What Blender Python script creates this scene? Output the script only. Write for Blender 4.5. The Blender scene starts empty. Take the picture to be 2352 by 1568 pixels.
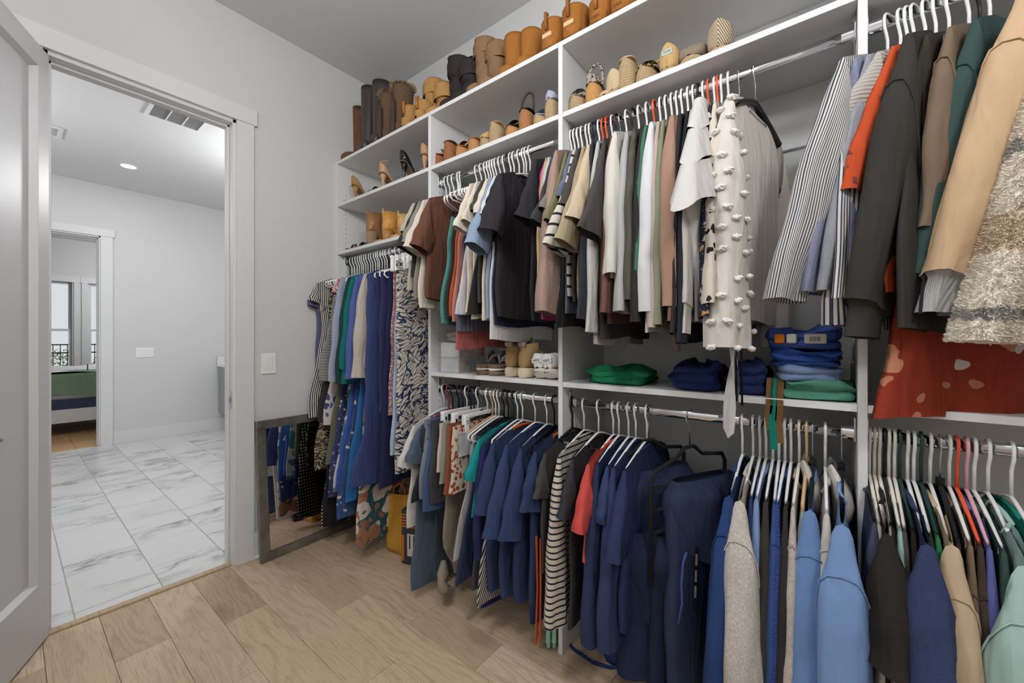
import bpy, math, random
from mathutils.noise import noise_vector as noise3
from math import sin, cos, pi, radians, sqrt
from mathutils import Vector, Matrix

# ------------------------------------------------------------------ camera
sc = bpy.context.scene
COL = sc.collection
FPX, YAW, HOR, CAMH = 912.8, radians(38.16), 779.33, 1.230
cam_d = bpy.data.cameras.new('camera'); cam = bpy.data.objects.new('camera', cam_d); COL.objects.link(cam)
cam_d.sensor_width = 36.0; cam_d.lens = 36.0 * FPX / 2352.0
cam_d.shift_y = (HOR - 784.0) / 2352.0
cam_d.clip_start = 0.02; cam_d.clip_end = 200
cam.location = (0, 0, CAMH); cam.rotation_euler = (pi / 2, 0, YAW - pi / 2)
sc.camera = cam
# ------------------------------------------------------------------ view, world, lights
vs = sc.view_settings
vs.view_transform = 'Standard'; vs.look = 'None'; vs.gamma = 1.0; vs.use_curve_mapping = False
vs.exposure = 0.0
sc.cycles.use_denoising = True
sc.cycles.use_adaptive_sampling = True; sc.cycles.adaptive_threshold = 0.06; sc.cycles.adaptive_min_samples = 12
sc.cycles.max_bounces = 6; sc.cycles.diffuse_bounces = 4; sc.cycles.glossy_bounces = 3
sc.cycles.transmission_bounces = 6; sc.cycles.caustics_reflective = False; sc.cycles.caustics_refractive = False
w = bpy.data.worlds.new('sky'); sc.world = w; w.use_nodes = True
nt = w.node_tree; bg = nt.nodes['Background']
bg.inputs[0].default_value = (0.86, 0.89, 0.93, 1); bg.inputs[1].default_value = 0.8      # even overcast sky

def area(name, loc, sx, sy, power, rot=(0, 0, 0), col=(1, 1, 1), shape='RECTANGLE'):
    l = bpy.data.lights.new(name, 'AREA'); l.shape = shape; l.size = sx; l.size_y = sy; l.energy = power; l.color = col
    o = bpy.data.objects.new(name, l); COL.objects.link(o); o.location = loc; o.rotation_euler = rot
    return o
# plan positions of the fill globes, added out of view to brighten the rooms
CLOSET_FILL = [(0.05, 0.75), (0.05, -0.75)]
BATH_FILL = [(1.75, 4.2), (-0.75, 4.6)]
FILL_COL = (0.985, 0.99, 1.0)
# radiance of the added fill globes in each room
GLOBE = {'closet': 44.0, 'bath': 40.0, 'bed': 60.0}
area('downlight_light', (0.777, 5.63, 2.998), 0.10, 0.10, 5, shape='DISK')

# ------------------------------------------------------------------ pixel -> place helpers (2352 x 1568 frame)
FW = (cos(YAW), sin(YAW)); RT = (sin(YAW), -cos(YAW))
def ray(u, v):
    t = (u - 1176.0) / FPX
    return (FW[0] + RT[0] * t, FW[1] + RT[1] * t, -(v - HOR) / FPX)
def onX(u, v, X):
    r = ray(u, v); k = X / r[0]; return Vector((X, r[1] * k, r[2] * k + CAMH))
def onY(u, v, Y):
    r = ray(u, v); k = Y / r[1]; return Vector((r[0] * k, Y, r[2] * k + CAMH))
def onZ(u, v, Z):
    r = ray(u, v); k = (Z - CAMH) / r[2]; return Vector((r[0] * k, r[1] * k, Z))

# ------------------------------------------------------------------ object helpers
def mesh_obj(name, verts, faces, mat=None, parent=None, smooth=False, loc=(0, 0, 0), rot=(0, 0, 0)):
    m = bpy.data.meshes.new(name); m.from_pydata(verts, [], faces); m.update()
    if smooth: m.shade_smooth()
    if mat is not None: m.materials.append(mat)
    o = bpy.data.objects.new(name, m); COL.objects.link(o)
    o.location = loc; o.rotation_euler = rot
    if parent is not None: o.parent = parent
    return o
def empty(name, loc, rz=0.0):
    o = bpy.data.objects.new(name, None); COL.objects.link(o); o.location = loc; o.rotation_euler = (0, 0, rz)
    o.empty_display_size = 0.05
    return o
def tag(o, label=None, cat=None, group=None, kind=None):
    if label: o['label'] = label
    if cat: o['category'] = cat
    if group: o['group'] = group
    if kind: o['kind'] = kind
    return o
def copy_tree(o, parent=None):
    c = o.copy(); COL.objects.link(c); c.parent = parent
    for ch in list(o.children): copy_tree(ch, c)
    return c

class MB:
    """collects shapes of one piece into a single mesh"""
    def __init__(s): s.v = []; s.f = []
    def add(s, v, f):
        b = len(s.v); s.v += [tuple(p) for p in v]; s.f += [tuple(i + b for i in q) for q in f]; return s
    def box(s, x0, x1, y0, y1, z0, z1, b=0.0):
        if b <= 0:
            v = [(x, y, z) for z in (z0, z1) for y in (y0, y1) for x in (x0, x1)]
            return s.add(v, [(0, 2, 3, 1), (4, 5, 7, 6), (0, 1, 5, 4), (2, 6, 7, 3), (0, 4, 6, 2), (1, 3, 7, 5)])
        rings = []
        for z, i in ((z0, b), (z0 + b, 0), (z1 - b, 0), (z1, b)):
            c = []
            for (cx, sx), (cy, sy) in (((x0, 1), (y0, 1)), ((x1, -1), (y0, 1)), ((x1, -1), (y1, -1)), ((x0, 1), (y1, -1))):
                e = b
                a = (cx + sx * (i + e), cy + sy * i, z); d = (cx + sx * i, cy + sy * (i + e), z)
                first = (sx > 0) == (sy > 0)
                c += [d, a] if first else [a, d]
            rings.append(c)
        return s.loft(rings, True, True)
    def loft(s, rings, cap0=True, cap1=True):
        n = len(rings[0]); v = [p for r in rings for p in r]; f = []
        for i in range(len(rings) - 1):
            for j in range(n):
                k = (j + 1) % n
                f.append((i * n + j, i * n + k, (i + 1) * n + k, (i + 1) * n + j))
        if cap0: f.append(tuple(reversed(range(n))))
        if cap1: f.append(tuple((len(rings) - 1) * n + j for j in range(n)))
        return s.add(v, f)
    def tube(s, path, r, seg=6, cap=True, closed=False):
        P = [Vector(p) for p in path]; rings = []; n = len(P); up = None
        for i, p in enumerate(P):
            if closed: t = P[(i + 1) % n] - P[i - 1]
            else: t = P[min(i + 1, n - 1)] - P[max(i - 1, 0)]
            if t.length < 1e-9: t = Vector((0, 0, 1))
            t.normalize()
            if up is None:
                up = Vector((0, 0, 1)) if abs(t.z) < 0.9 else Vector((0, 1, 0))
            a = t.cross(up)
            if a.length < 1e-4: a = t.cross(Vector((1, 0, 0)))
            a.normalize(); b = a.cross(t).normalized(); up = b
            rr = r[i] if isinstance(r, (list, tuple)) else r
            rings.append([tuple(p + a * (cos(2 * pi * k / seg) * rr) + b * (sin(2 * pi * k / seg) * rr)) for k in range(seg)])
        if closed: rings.append(rings[0])
        return s.loft(rings, cap and not closed, cap and not closed)
    def cyl(s, c, r, h, seg=24, r2=None):
        r2 = r if r2 is None else r2
        return s.loft([[(c[0] + cos(2 * pi * k / seg) * q, c[1] + sin(2 * pi * k / seg) * q, c[2] + z) for k in range(seg)] for q, z in ((r, 0), (r2, h))])
    def build(s, name, mat=None, parent=None, smooth=False, loc=(0, 0, 0), rot=(0, 0, 0)):
        return mesh_obj(name, s.v, s.f, mat, parent, smooth, loc, rot)

def boxo(name, x0, x1, y0, y1, z0, z1, mat, parent=None, b=0.0):
    return MB().box(x0, x1, y0, y1, z0, z1, b).build(name, mat, parent)

# ------------------------------------------------------------------ materials
def s2l(c):
    c = c / 255.0
    return c / 12.92 if c <= 0.04045 else ((c + 0.055) / 1.055) ** 2.4
GAIN = 0.98
def C8(c, g=None):
    g = GAIN if g is None else g
    return tuple(min(0.92, s2l(x) * g) for x in c) + (1.0,)
class NT:
    def __init__(s, name):
        s.m = bpy.data.materials.new(name); s.m.use_nodes = True; s.t = s.m.node_tree
        s.b = s.t.nodes['Principled BSDF']; s._c = None
    def n(s, typ, props=None, **ins):
        nd = s.t.nodes.new('ShaderNode' + typ)
        for k, v in (props or {}).items(): setattr(nd, k, v)
        for k, v in ins.items():
            key = int(k[1:]) if k[0] == 'i' and k[1:].isdigit() else k.replace('_', ' ')
            s.set(nd.inputs[key], v)
        return nd
    def set(s, sock, v):
        if isinstance(v, bpy.types.NodeSocket): s.t.links.new(v, sock)
        elif isinstance(v, bpy.types.Node): s.t.links.new(v.outputs[0], sock)
        else: sock.default_value = v
    def P(s, **k):
        for a, v in k.items(): s.set(s.b.inputs[a.replace('_', ' ')], v)
        return s
    def obj(s):
        if s._c is None: s._c = s.n('TexCoord').outputs['Object']
        return s._c
    def math(s, op, a, b=0.0, c=0.0):
        return s.n('Math', {'operation': op}, i0=a, i1=b, i2=c).outputs[0]
    def map(s, v, scale=(1, 1, 1), loc=(0, 0, 0), rot=(0, 0, 0)):
        return s.n('Mapping', None, Vector=v, Scale=scale, Location=loc, Rotation=rot).outputs[0]
    def noise(s, v, scale, detail=3.0, rough=0.55, dist=0.0):
        return s.n('TexNoise', None, Vector=v, Scale=scale, Detail=detail, Roughness=rough, Distortion=dist)
    def mix(s, f, a, b, blend='MIX'):
        nd = s.t.nodes.new('ShaderNodeMix'); nd.data_type = 'RGBA'; nd.blend_type = blend
        s.set(nd.inputs[0], f); s.set(nd.inputs[6], a); s.set(nd.inputs[7], b)
        return nd.outputs[2]
    def ramp(s, f, stops, interp='LINEAR'):
        nd = s.t.nodes.new('ShaderNodeValToRGB'); cr = nd.color_ramp; cr.interpolation = interp
        while len(cr.elements) < len(stops): cr.elements.new(0.5)
        for e, (p, c) in zip(cr.elements, stops): e.position = p; e.color = c
        s.set(nd.inputs[0], f); return nd.outputs[0]
    def bump(s, h, strength=0.3, dist=0.01, normal=None):
        nd = s.n('Bump', None, Strength=strength, Distance=dist, Height=h)
        if normal is not None: s.set(nd.inputs['Normal'], normal)
        return nd.outputs[0]
    def sep(s, v):
        return s.n('SeparateXYZ', None, Vector=v).outputs

def plain(name, rgb, rough=0.5, metal=0.0, g=1.0, spec=0.5, **k):
    n = NT(name); n.P(Base_Color=C8(rgb, g), Roughness=rough, Metallic=metal, Specular_IOR_Level=spec, **k); return n.m
def paint(name, rgb, rough=0.55, bumps=0.08, g=1.0):
    n = NT(name); nz = n.noise(n.obj(), 260, 1)
    n.P(Base_Color=C8(rgb, g), Roughness=rough, Normal=n.bump(nz.outputs[0], bumps, 0.001)); return n.m
M = {}
M['wall'] = paint('wall_paint', (208, 208, 208), 0.7)
M['ceil'] = paint('ceiling_paint', (212, 212, 212), 0.85)
M['trim'] = paint('trim_paint', (216, 216, 216), 0.42, 0.03)
M['door'] = paint('door_paint', (208, 208, 209), 0.4, 0.03)
M['mela'] = paint('white_melamine', (222, 222, 222), 0.45, 0.02)
M['hole'] = plain('peg_hole_dark', (30, 30, 30), 0.8)
M['chrome'] = plain('chrome', (225, 225, 228), 0.08, 1.0)
M['steel'] = plain('brushed_steel', (150, 150, 152), 0.3, 1.0)
M['wplast'] = plain('white_plastic', (236, 236, 234), 0.35)
M['ivory'] = plain('ivory_plastic', (233, 226, 214), 0.35)
M['bplast'] = plain('black_plastic', (26, 26, 28), 0.35)
M['bvelvet'] = plain('black_velvet', (22, 22, 24), 0.95, g=1.0)
M['oplast'] = plain('orange_plastic', (226, 92, 50), 0.35)
M['gplast'] = plain('dark_green_plastic', (36, 66, 64), 0.35)
M['pplast'] = plain('pale_pink_plastic', (226, 176, 186), 0.35)
M['cplast'] = plain('coral_plastic', (240, 100, 70), 0.35)
M['mgplast'] = plain('magenta_plastic', (170, 40, 110), 0.35)
M['nplast'] = plain('navy_plastic', (32, 40, 70), 0.35)
M['tanplast'] = plain('tan_plastic', (214, 176, 130), 0.35)
M['mint'] = plain('mint_plastic', (160, 214, 188), 0.35)
M['yell'] = plain('yellow_plastic', (214, 160, 30), 0.35)
M['orclip'] = plain('orange_clip_plastic', (230, 160, 60), 0.35)
M['mirror'] = plain('mirror_silver', (240, 240, 242), 0.015, 1.0)
M['black'] = plain('black_enamel', (20, 20, 22), 0.4)
M['lampglow'] = (lambda n: (n.P(Base_Color=(1, 1, 1, 1), Emission_Color=(1, 1, 1, 1), Emission_Strength=6.0), n.m)[1])(NT('lamp_diffuser'))

def m_pewter():
    n = NT('pewter_frame'); nz = n.noise(n.obj(), 9, 4, 0.6)
    c = n.ramp(nz.outputs[0], [(0.3, C8((112, 104, 96), 1)), (0.7, C8((156, 150, 142), 1))])
    n.P(Base_Color=c, Roughness=0.38, Metallic=0.65, Normal=n.bump(nz.outputs[0], 0.15, 0.002)); return n.m
M['pewter'] = m_pewter()

def m_wood(name, tones, grain, kn=0.35):
    n = NT(name)
    rnd = n.n('ObjectInfo').outputs['Random']
    off = n.n('CombineXYZ', None, X=n.math('MULTIPLY', rnd, 37.0), Y=n.math('MULTIPLY', rnd, 91.0), Z=n.math('MULTIPLY', rnd, 13.0)).outputs[0]
    v = n.n('VectorMath', {'operation': 'ADD'}, i0=n.obj(), i1=off).outputs[0]
    base = n.ramp(rnd, [(i / max(1, len(tones) - 1), C8(t, 1.0)) for i, t in enumerate(tones)])
    lo = n.noise(n.map(v, (4.5, 1.1, 1)), 1.3, 3, 0.5)
    x = n.sep(v)[0]
    ringv = n.math('ADD', n.math('MULTIPLY', x, 22.0), n.math('MULTIPLY', lo.outputs[0], 9.0))
    fine = n.noise(n.map(v, (120, 5, 1)), 1.0, 4, 0.65)
    ring = n.math('SINE', n.math('ADD', n.math('MULTIPLY', ringv, 6.28), n.math('MULTIPLY', fine.outputs[0], 5.0)))
    ringm = n.math('POWER', n.math('MULTIPLY_ADD', ring, 0.5, 0.5), 3.0)
    amp = n.noise(n.map(v, (3, 0.8, 1)), 1.2, 2)
    ringm = n.math('MULTIPLY', ringm, n.ramp(amp.outputs[0], [(0.35, (0.15, 0.15, 0.15, 1)), (0.7, (1, 1, 1, 1))]))
    pores = n.noise(n.map(v, (260, 9, 1)), 1.0, 2, 0.6)
    porem = n.ramp(pores.outputs[0], [(0.52, (0, 0, 0, 1)), (0.68, (1, 1, 1, 1))])
    c = n.mix(n.math('MULTIPLY', ringm, 0.48), base, C8(grain, 1.0))
    c = n.mix(n.math('MULTIPLY', porem, 0.42), c, C8(grain, 1.0))
    kv = n.n('TexVoronoi', {'feature': 'F1'}, Vector=n.map(v, (3.2, 1.5, 0.001)), Scale=1.0)
    kd = n.math('ADD', kv.outputs['Distance'], n.math('MULTIPLY', fine.outputs[0], 0.05))
    knot = n.ramp(kd, [(0.08, (1, 1, 1, 1)), (0.20, (0, 0, 0, 1))])
    c = n.mix(n.math('MULTIPLY', knot, kn), c, C8((98, 78, 56), 1.0))
    n.P(Base_Color=c, Roughness=0.48, Specular_IOR_Level=0.35, Normal=n.bump(n.math('ADD', n.math('MULTIPLY', ringm, -0.6), n.math('MULTIPLY', porem, -0.5)), 0.18, 0.001))
    return n.m
M['oak'] = m_wood('oak_plank', [(212, 189, 161), (190, 165, 136), (220, 200, 173), (200, 176, 149), (176, 152, 125)], (140, 112, 84))
M['oak2'] = m_wood('bedroom_oak', [(196, 156, 108), (180, 138, 92), (204, 168, 122)], (150, 108, 66))
M['sill'] = m_wood('threshold_oak', [(190, 166, 136), (190, 166, 136)], (150, 124, 96), 0.0)

def m_marble():
    n = NT('marble_tile')
    rnd = n.n('ObjectInfo').outputs['Random']
    off = n.n('CombineXYZ', None, X=n.math('MULTIPLY', rnd, 53.0), Y=n.math('MULTIPLY', rnd, 29.0), Z=n.math('MULTIPLY', rnd, 7.0)).outputs[0]
    v = n.n('VectorMath', {'operation': 'ADD'}, i0=n.obj(), i1=off).outputs[0]
    v = n.map(v, (1.0, 2.2, 1.0), rot=(0, 0, 0.55))
    wn = n.noise(v, 2.2, 4, 0.6)
    wv = n.n('VectorMath', {'operation': 'ADD'}, i0=v, i1=n.n('VectorMath', {'operation': 'SCALE'}, i0=wn.outputs[1], Scale=0.42).outputs[0]).outputs[0]
    a = n.noise(wv, 1.9, 5, 0.62)
    rid = n.math('ABSOLUTE', n.math('SUBTRACT', a.outputs[0], 0.5))
    vein = n.ramp(rid, [(0.0, (1, 1, 1, 1)), (0.018, (0.45, 0.45, 0.45, 1)), (0.07, (0, 0, 0, 1))])
    msk = n.ramp(n.noise(v, 1.1, 2).outputs[0], [(0.46, (0, 0, 0, 1)), (0.63, (1, 1, 1, 1))])
    cl = n.ramp(n.noise(wv, 1.4, 4).outputs[0], [(0.5, (0, 0, 0, 1)), (0.8, (1, 1, 1, 1))])
    c = n.mix(n.math('MULTIPLY', n.math('MULTIPLY', vein, msk), 0.85), C8((214, 214, 213), 1), C8((116, 116, 118), 1))
    c = n.mix(n.math('MULTIPLY', cl, 0.2), c, C8((150, 150, 152), 1))
    n.P(Base_Color=c, Roughness=0.22, Specular_IOR_Level=0.45); return n.m
M['marble'] = m_marble()
M['grout'] = plain('tile_grout', (176, 176, 174), 0.9)

FAB = {}
def fab(rgb, pat='plain', rgb2=(230, 225, 215), rgb3=None, sc_=1.0, duty=0.5, rough=0.92, g=None):
    key = (rgb, pat, rgb2, rgb3, sc_, duty, g)
    if key in FAB: return FAB[key]
    n = NT('cloth_%s_%d_%d_%d' % ((pat,) + rgb)); v = n.obj(); x, y, z = n.sep(v)
    sq = lambda x_: x_ if x_ < 150 else 150 + (x_ - 150) * .80      # keeps pale cloth below pure white
    ds = lambda c: tuple(int(round(sq(sum(c) / 3 + (x_ - sum(c) / 3) * .90))) for x_ in c)
    A = C8(ds(rgb), g); B = C8(ds(rgb2), g); D = C8(ds(rgb3 if rgb3 else rgb2), g)
    wr = n.noise(n.map(v, (9, 9, 3.2)), 1.0, 2, 0.5, 0.6)
    wr2 = n.noise(n.map(v, (30, 30, 8), rot=(.2, .5, .2)), 1.0, 1, 0.5, 1.0)
    h = n.math('ADD', wr.outputs[0], n.math('MULTIPLY', wr2.outputs[0], 0.3)); bs, bd = 0.8, 0.022; fine = None
    col = A
    if pat == 'plain':
        col = n.mix(n.math('MULTIPLY', n.noise(v, 30, 2, 0.7).outputs[0], 0.16), A, tuple(min(1, c * 1.35) for c in A[:3]) + (1,))
    elif pat == 'heather':
        f = n.noise(n.map(v, (1, 1, 2.0)), 380 / sc_, 3, 0.8).outputs[0]; fine = f
        col = n.mix(n.ramp(f, [(0.36, (0, 0, 0, 1)), (0.64, (1, 1, 1, 1))]), A, B)
    elif pat in ('hstripe', 'vstripe', 'dstripe'):
        q = z if pat == 'hstripe' else (n.sep(n.n('Attribute', {'attribute_name': 'gco'}).outputs['Vector'])[0] if pat == 'vstripe' else n.math('ADD', z, n.math('MULTIPLY', n.math('ABSOLUTE', x), 2.2)))
        q = n.math('ADD', q, n.math('MULTIPLY', h, 0.0035 * sc_))
        fr = n.math('FRACT', n.math('ADD', n.math('DIVIDE', q, 0.022 * sc_), 50.0))
        col = n.mix(n.math('LESS_THAN', fr, duty), A, B)
    elif pat == 'floral':
        vv = n.n('VectorMath', {'operation': 'ADD'}, i0=v, i1=n.n('VectorMath', {'operation': 'SCALE'}, i0=n.noise(v, 30 / sc_, 2).outputs[1], Scale=0.03 * sc_).outputs[0]).outputs[0]
        vv = n.map(vv, (1, 0.6, 1))
        vo = n.n('TexVoronoi', {'feature': 'F1'}, Vector=vv, Scale=26 / sc_); vo2 = n.n('TexVoronoi', {'feature': 'F1'}, Vector=n.map(vv, (1, 1, 1), (3, 5, 7)), Scale=58 / sc_)
        f1 = n.math('LESS_THAN', vo.outputs['Distance'], duty); f2 = n.math('LESS_THAN', vo2.outputs['Distance'], duty * 0.72)
        sel = n.n('SeparateColor', None, Color=vo.outputs['Color']).outputs[0]
        fc = n.mix(n.math('GREATER_THAN', sel, 0.55), B, D)
        ctr = n.math('LESS_THAN', vo.outputs['Distance'], duty * 0.25)
        col = n.mix(n.math('MULTIPLY', f2, 0.8), A, D); col = n.mix(f1, col, fc); col = n.mix(ctr, col, n.mix(0.5, D, A))
    elif pat == 'leaf':
        cell = n.n('TexVoronoi', {'feature': 'F1'}, Vector=n.map(v, (1, 0.4, 1)), Scale=15 / sc_)
        cc = n.n('SeparateColor', None, Color=cell.outputs['Color']).outputs
        ang = n.math('MULTIPLY_ADD', cc[0], 2.2, -1.1)
        rx = n.n('VectorRotate', {'rotation_type': 'Y_AXIS'}, Vector=v, Angle=ang).outputs[0]
        vv = n.n('VectorMath', {'operation': 'ADD'}, i0=rx, i1=n.n('VectorMath', {'operation': 'SCALE'}, i0=n.noise(v, 14 / sc_, 1).outputs[1], Scale=0.03).outputs[0]).outputs[0]
        lv = n.n('TexVoronoi', {'feature': 'DISTANCE_TO_EDGE'}, Vector=n.map(vv, (0.42, 0.4, 1.9)), Scale=40 / sc_)
        e = n.math('GREATER_THAN', lv.outputs['Distance'], duty * 0.26)
        col = n.mix(e, A, B)
    elif pat in ('leopard', 'spots', 'dots', 'splash'):
        k = {'leopard': 60, 'spots': 42, 'dots': 62, 'splash': 24}[pat] / sc_
        dv = n.n('VectorMath', {'operation': 'ADD'}, i0=v, i1=n.n('VectorMath', {'operation': 'SCALE'}, i0=n.noise(v, k * 1.2, 2).outputs[1], Scale=(0.0 if pat == 'dots' else 0.9 / k)).outputs[0]).outputs[0]
        vo = n.n('TexVoronoi', {'feature': 'F1'}, Vector=n.map(dv, (1, 0.5, 0.8)), Scale=k)
        if pat == 'dots': vo.inputs['Randomness'].default_value = 0.0
        col = n.mix(n.math('LESS_THAN', vo.outputs['Distance'], duty), A, B)
    elif pat == 'rib':
        f = n.math('SINE', n.math('MULTIPLY', n.math('ADD', x, y), 1400 / sc_)); fine = f
        col = n.mix(n.math('MULTIPLY_ADD', f, 0.12, 0.12), A, (A[0] * .45, A[1] * .45, A[2] * .45, 1))
    elif pat == 'hrib':
        f = n.math('SINE', n.math('MULTIPLY', z, 900 / sc_)); fine = f
        col = n.mix(n.math('MULTIPLY_ADD', f, 0.14, 0.14), A, (A[0] * .45, A[1] * .45, A[2] * .45, 1))
    elif pat == 'waffle':
        f = n.math('MULTIPLY', n.math('SINE', n.math('MULTIPLY', n.math('ADD', x, y), 700 / sc_)), n.math('SINE', n.math('MULTIPLY', z, 700 / sc_)))
        f = n.math('ABSOLUTE', f); fine = f; bs = 0.8
        col = n.mix(n.math('MULTIPLY', f, 0.35), (A[0] * .6, A[1] * .6, A[2] * .6, 1), A)
    elif pat == 'fleece':
        f = n.noise(v, 170 / sc_, 3, 0.75).outputs[0]; fine = f
        col = n.mix(n.ramp(f, [(0.38, (0, 0, 0, 1)), (0.62, (1, 1, 1, 1))]), A, B)
    elif pat == 'plaid':
        nz = n.math('MULTIPLY', n.noise(v, 40, 3).outputs[0], 0.05)
        q = n.math('FRACT', n.math('ADD', n.math('DIVIDE', n.math('ADD', z, nz), 0.30 * sc_), 20.1)); q2 = n.math('FRACT', n.math('ADD', n.math('DIVIDE', n.math('ADD', x, nz), 0.21 * sc_), 20.1))
        col = n.mix(n.math('MULTIPLY', n.math('LESS_THAN', q, 0.26), 0.7), A, B); col = n.mix(n.math('MULTIPLY', n.math('LESS_THAN', q2, 0.12), 0.2), col, B)
        col = n.mix(n.math('MULTIPLY', n.math('LESS_THAN', n.math('ABSOLUTE', n.math('SUBTRACT', q, 0.62)), 0.045), 0.7), col, D)
    elif pat == 'denim':
        f = n.noise(n.map(v, (600, 600, 60)), 1.0, 2, 0.8).outputs[0]; fine = f
        f2 = n.noise(n.map(v, (14, 14, 5)), 1, 3).outputs[0]
        col = n.mix(n.ramp(f, [(0.3, (0, 0, 0, 1)), (0.75, (1, 1, 1, 1))]), A, B); col = n.mix(n.math('MULTIPLY', f2, 0.5), col, A)
    nrm = n.bump(h, bs, bd)
    if fine is not None: nrm = n.bump(fine, 0.35 if pat in ('rib', 'hrib', 'waffle', 'fleece') else 0.12, 0.003 if pat in ('rib', 'hrib', 'waffle', 'fleece') else 0.0006, nrm)
    n.P(Base_Color=col, Roughness=rough, Specular_IOR_Level=0.18, Normal=nrm)
    if pat == 'plaid': n.P(Specular_IOR_Level=0.0)
    FAB[key] = n.m; return n.m

# ================================================================== THE SETTING
YD, XB, ZC = 2.522, 1.707, 3.013          # door wall face, shelf wall face, ceiling
XW, YS = -1.25, -2.2                       # the two walls behind the camera
YB0, YB1 = 2.642, 6.55                     # bathroom
XBL, XBR = -1.8, 2.7
YR0, YR1 = 6.67, 10.6                      # bedroom
XRL, XRR = -2.2, 3.4
def struct(o): o['kind'] = 'structure'; return o
DX0, DX1, DZ = 0.088, 0.777, 2.425         # closet doorway in the wall
mb = MB(); mb.box(XW - .12, DX0, YD, YB0, 0, ZC); mb.box(DX1, XBR, YD, YB0, 0, ZC); mb.box(DX0, DX1, YD, YB0, DZ, ZC); mb.box(XBL-.12, XW-.12, YD, YB0, 0, ZC)
wall_n = struct(mb.build('wall_north', M['wall']))
struct(boxo('wall_east', XB, XB + .12, YS - .12, YD, 0, ZC, M['wall']))
struct(boxo('wall_west', XW - .12, XW, YS - .12, YD, 0, ZC, M['wall']))
struct(boxo('wall_south', XW, XB, YS - .12, YS, 0, ZC, M['wall']))
struct(boxo('ceiling', XW - .12, XB + .12, YS - .12, YB0, ZC, ZC + .1, M['ceil']))
struct(boxo('ceiling_bathroom', XBL - .12, XBR + .12, YB0, YB1 + .06, ZC, ZC + .1, M['ceil']))
struct(boxo('ceiling_bedroom', XRL - .12, XRR + .12, YB1 + .06, YR1 + .15, ZC, ZC + .1, M['ceil']))
# bathroom walls; far one has the bedroom doorway
BX0, BX1, BZ = -0.14, 0.674, 2.42
mb = MB(); mb.box(XRL - .12, BX0, YB1, YR0, 0, ZC); mb.box(BX1, XRR + .12, YB1, YR0, 0, ZC); mb.box(BX0, BX1, YB1, YR0, BZ, ZC)
wall_bn = struct(mb.build('wall_bathroom_north', M['wall']))
struct(boxo('wall_bathroom_west', XBL - .12, XBL, YB0, YB1, 0, ZC, M['wall']))
struct(boxo('wall_bathroom_east', XBR, XBR + .12, YD, YB1, 0, ZC, M['wall']))
struct(boxo('wall_bedroom_west', XRL - .12, XRL, YR0, YR1, 0, ZC, M['wall']))
struct(boxo('wall_bedroom_east', XRR, XRR + .12, YR0, YR1, 0, ZC, M['wall']))
WINS = [(-0.06, 0.76), (0.90, 1.72)]; WZ0, WZ1 = 0.55, 2.26
mb = MB(); xs = [XRL - .12] + [a for w_ in WINS for a in w_] + [XRR + .12]
for i in range(0, len(xs), 2): mb.box(xs[i], xs[i + 1], YR1, YR1 + .15, 0, ZC)
for a, b in WINS: mb.box(a, b, YR1, YR1 + .15, 0, WZ0); mb.box(a, b, YR1, YR1 + .15, WZ1, ZC)
struct(mb.build('wall_bedroom_north', M['wall']))
# floors: sub-floor slabs with planks and tiles lying on them
floor = struct(boxo('floor', XW - .12, XB + .12, YS - .12, YD + .02, -.06, -.014, M['hole']))
PW = 0.1645
JO = {2: [2.12], 4: [2.037], 3: [1.66], 5: [1.29], 6: [1.74], 7: [1.415, 1.023], 8: [2.0, 0.6], 1: [1.95], 0: [2.3], 9: [1.75]}
rng = random.Random(4)
for i in range(-9, 13):
    x0 = 0.255 + (i - 2) * PW; x1 = x0 + PW
    if x1 < XW or x0 > XB: continue
    js = sorted(JO.get(i, [1.2 + rng.random()]))
    cuts = [YS]; y = js[0] - 1.3 - rng.random() * .4
    while y > YS + .3: cuts.append(y); y -= 1.2 + rng.random() * .5
    cuts = sorted(cuts) + js + [YD + .012]
    for a, b in zip(cuts[:-1], cuts[1:]):
        xa, xb_ = max(x0, XW) + .0006, min(x1, XB) - .0006
        p = MB().box(-(xb_ - xa) / 2, (xb_ - xa) / 2, -(b - a) / 2 + .0006, (b - a) / 2 - .0006, -.014, 0, 0.0008).build('plank', M['oak'], floor)
        p.location = ((xa + xb_) / 2, (a + b) / 2, 0)
floor_b = struct(boxo('floor_bathroom', XBL - .12, XBR + .12, YD + .02, YB1 + .06, -.06, -.003, M['grout']))
TW, TL, GR = 0.295, 0.592, 0.0045
for i in range(-7, 9):
    x0 = 0.187 + i * TW
    if x0 + TW < XBL or x0 > XBR: continue
    off = {0: 2.647, 1: 2.850, -1: 2.447, 2: 2.65 + .41}.get(i, 2.647 + (i % 3) * .2)
    y = off - 4 * TL
    while y < YB1 + .06:
        a, b = max(y, YD + .045), min(y + TL, YB1 + .06)
        if b - a > .03:
            xa, xb_ = max(x0, XBL) + GR / 2, min(x0 + TW, XBR) - GR / 2
            p = MB().box(-(xb_ - xa) / 2, (xb_ - xa) / 2, -(b - a) / 2 + GR / 2, (b - a) / 2 - GR / 2, -.012, 0, 0.001).build('tile', M['marble'], floor_b)
            p.location = ((xa + xb_) / 2, (a + b) / 2, 0)
        y += TL
floor_r = struct(boxo('floor_bedroom', XRL - .12, XRR + .12, YB1 + .06, YR1, -.06, -.014, M['hole']))
for i in range(-3, 8):
    for j in range(5):
        a = 6.61 + j * .95 - (i % 3) * .33; b = min(a + .95, YR1); a = max(a, 6.61)
        p = MB().box(-.094, .094, -(b - a) / 2 + .0006, (b - a) / 2 - .0006, -.014, 0, 0.001).build('plank', M['oak2'], floor_r)
        p.location = (.2 + i * .19, (a + b) / 2, 0)
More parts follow.
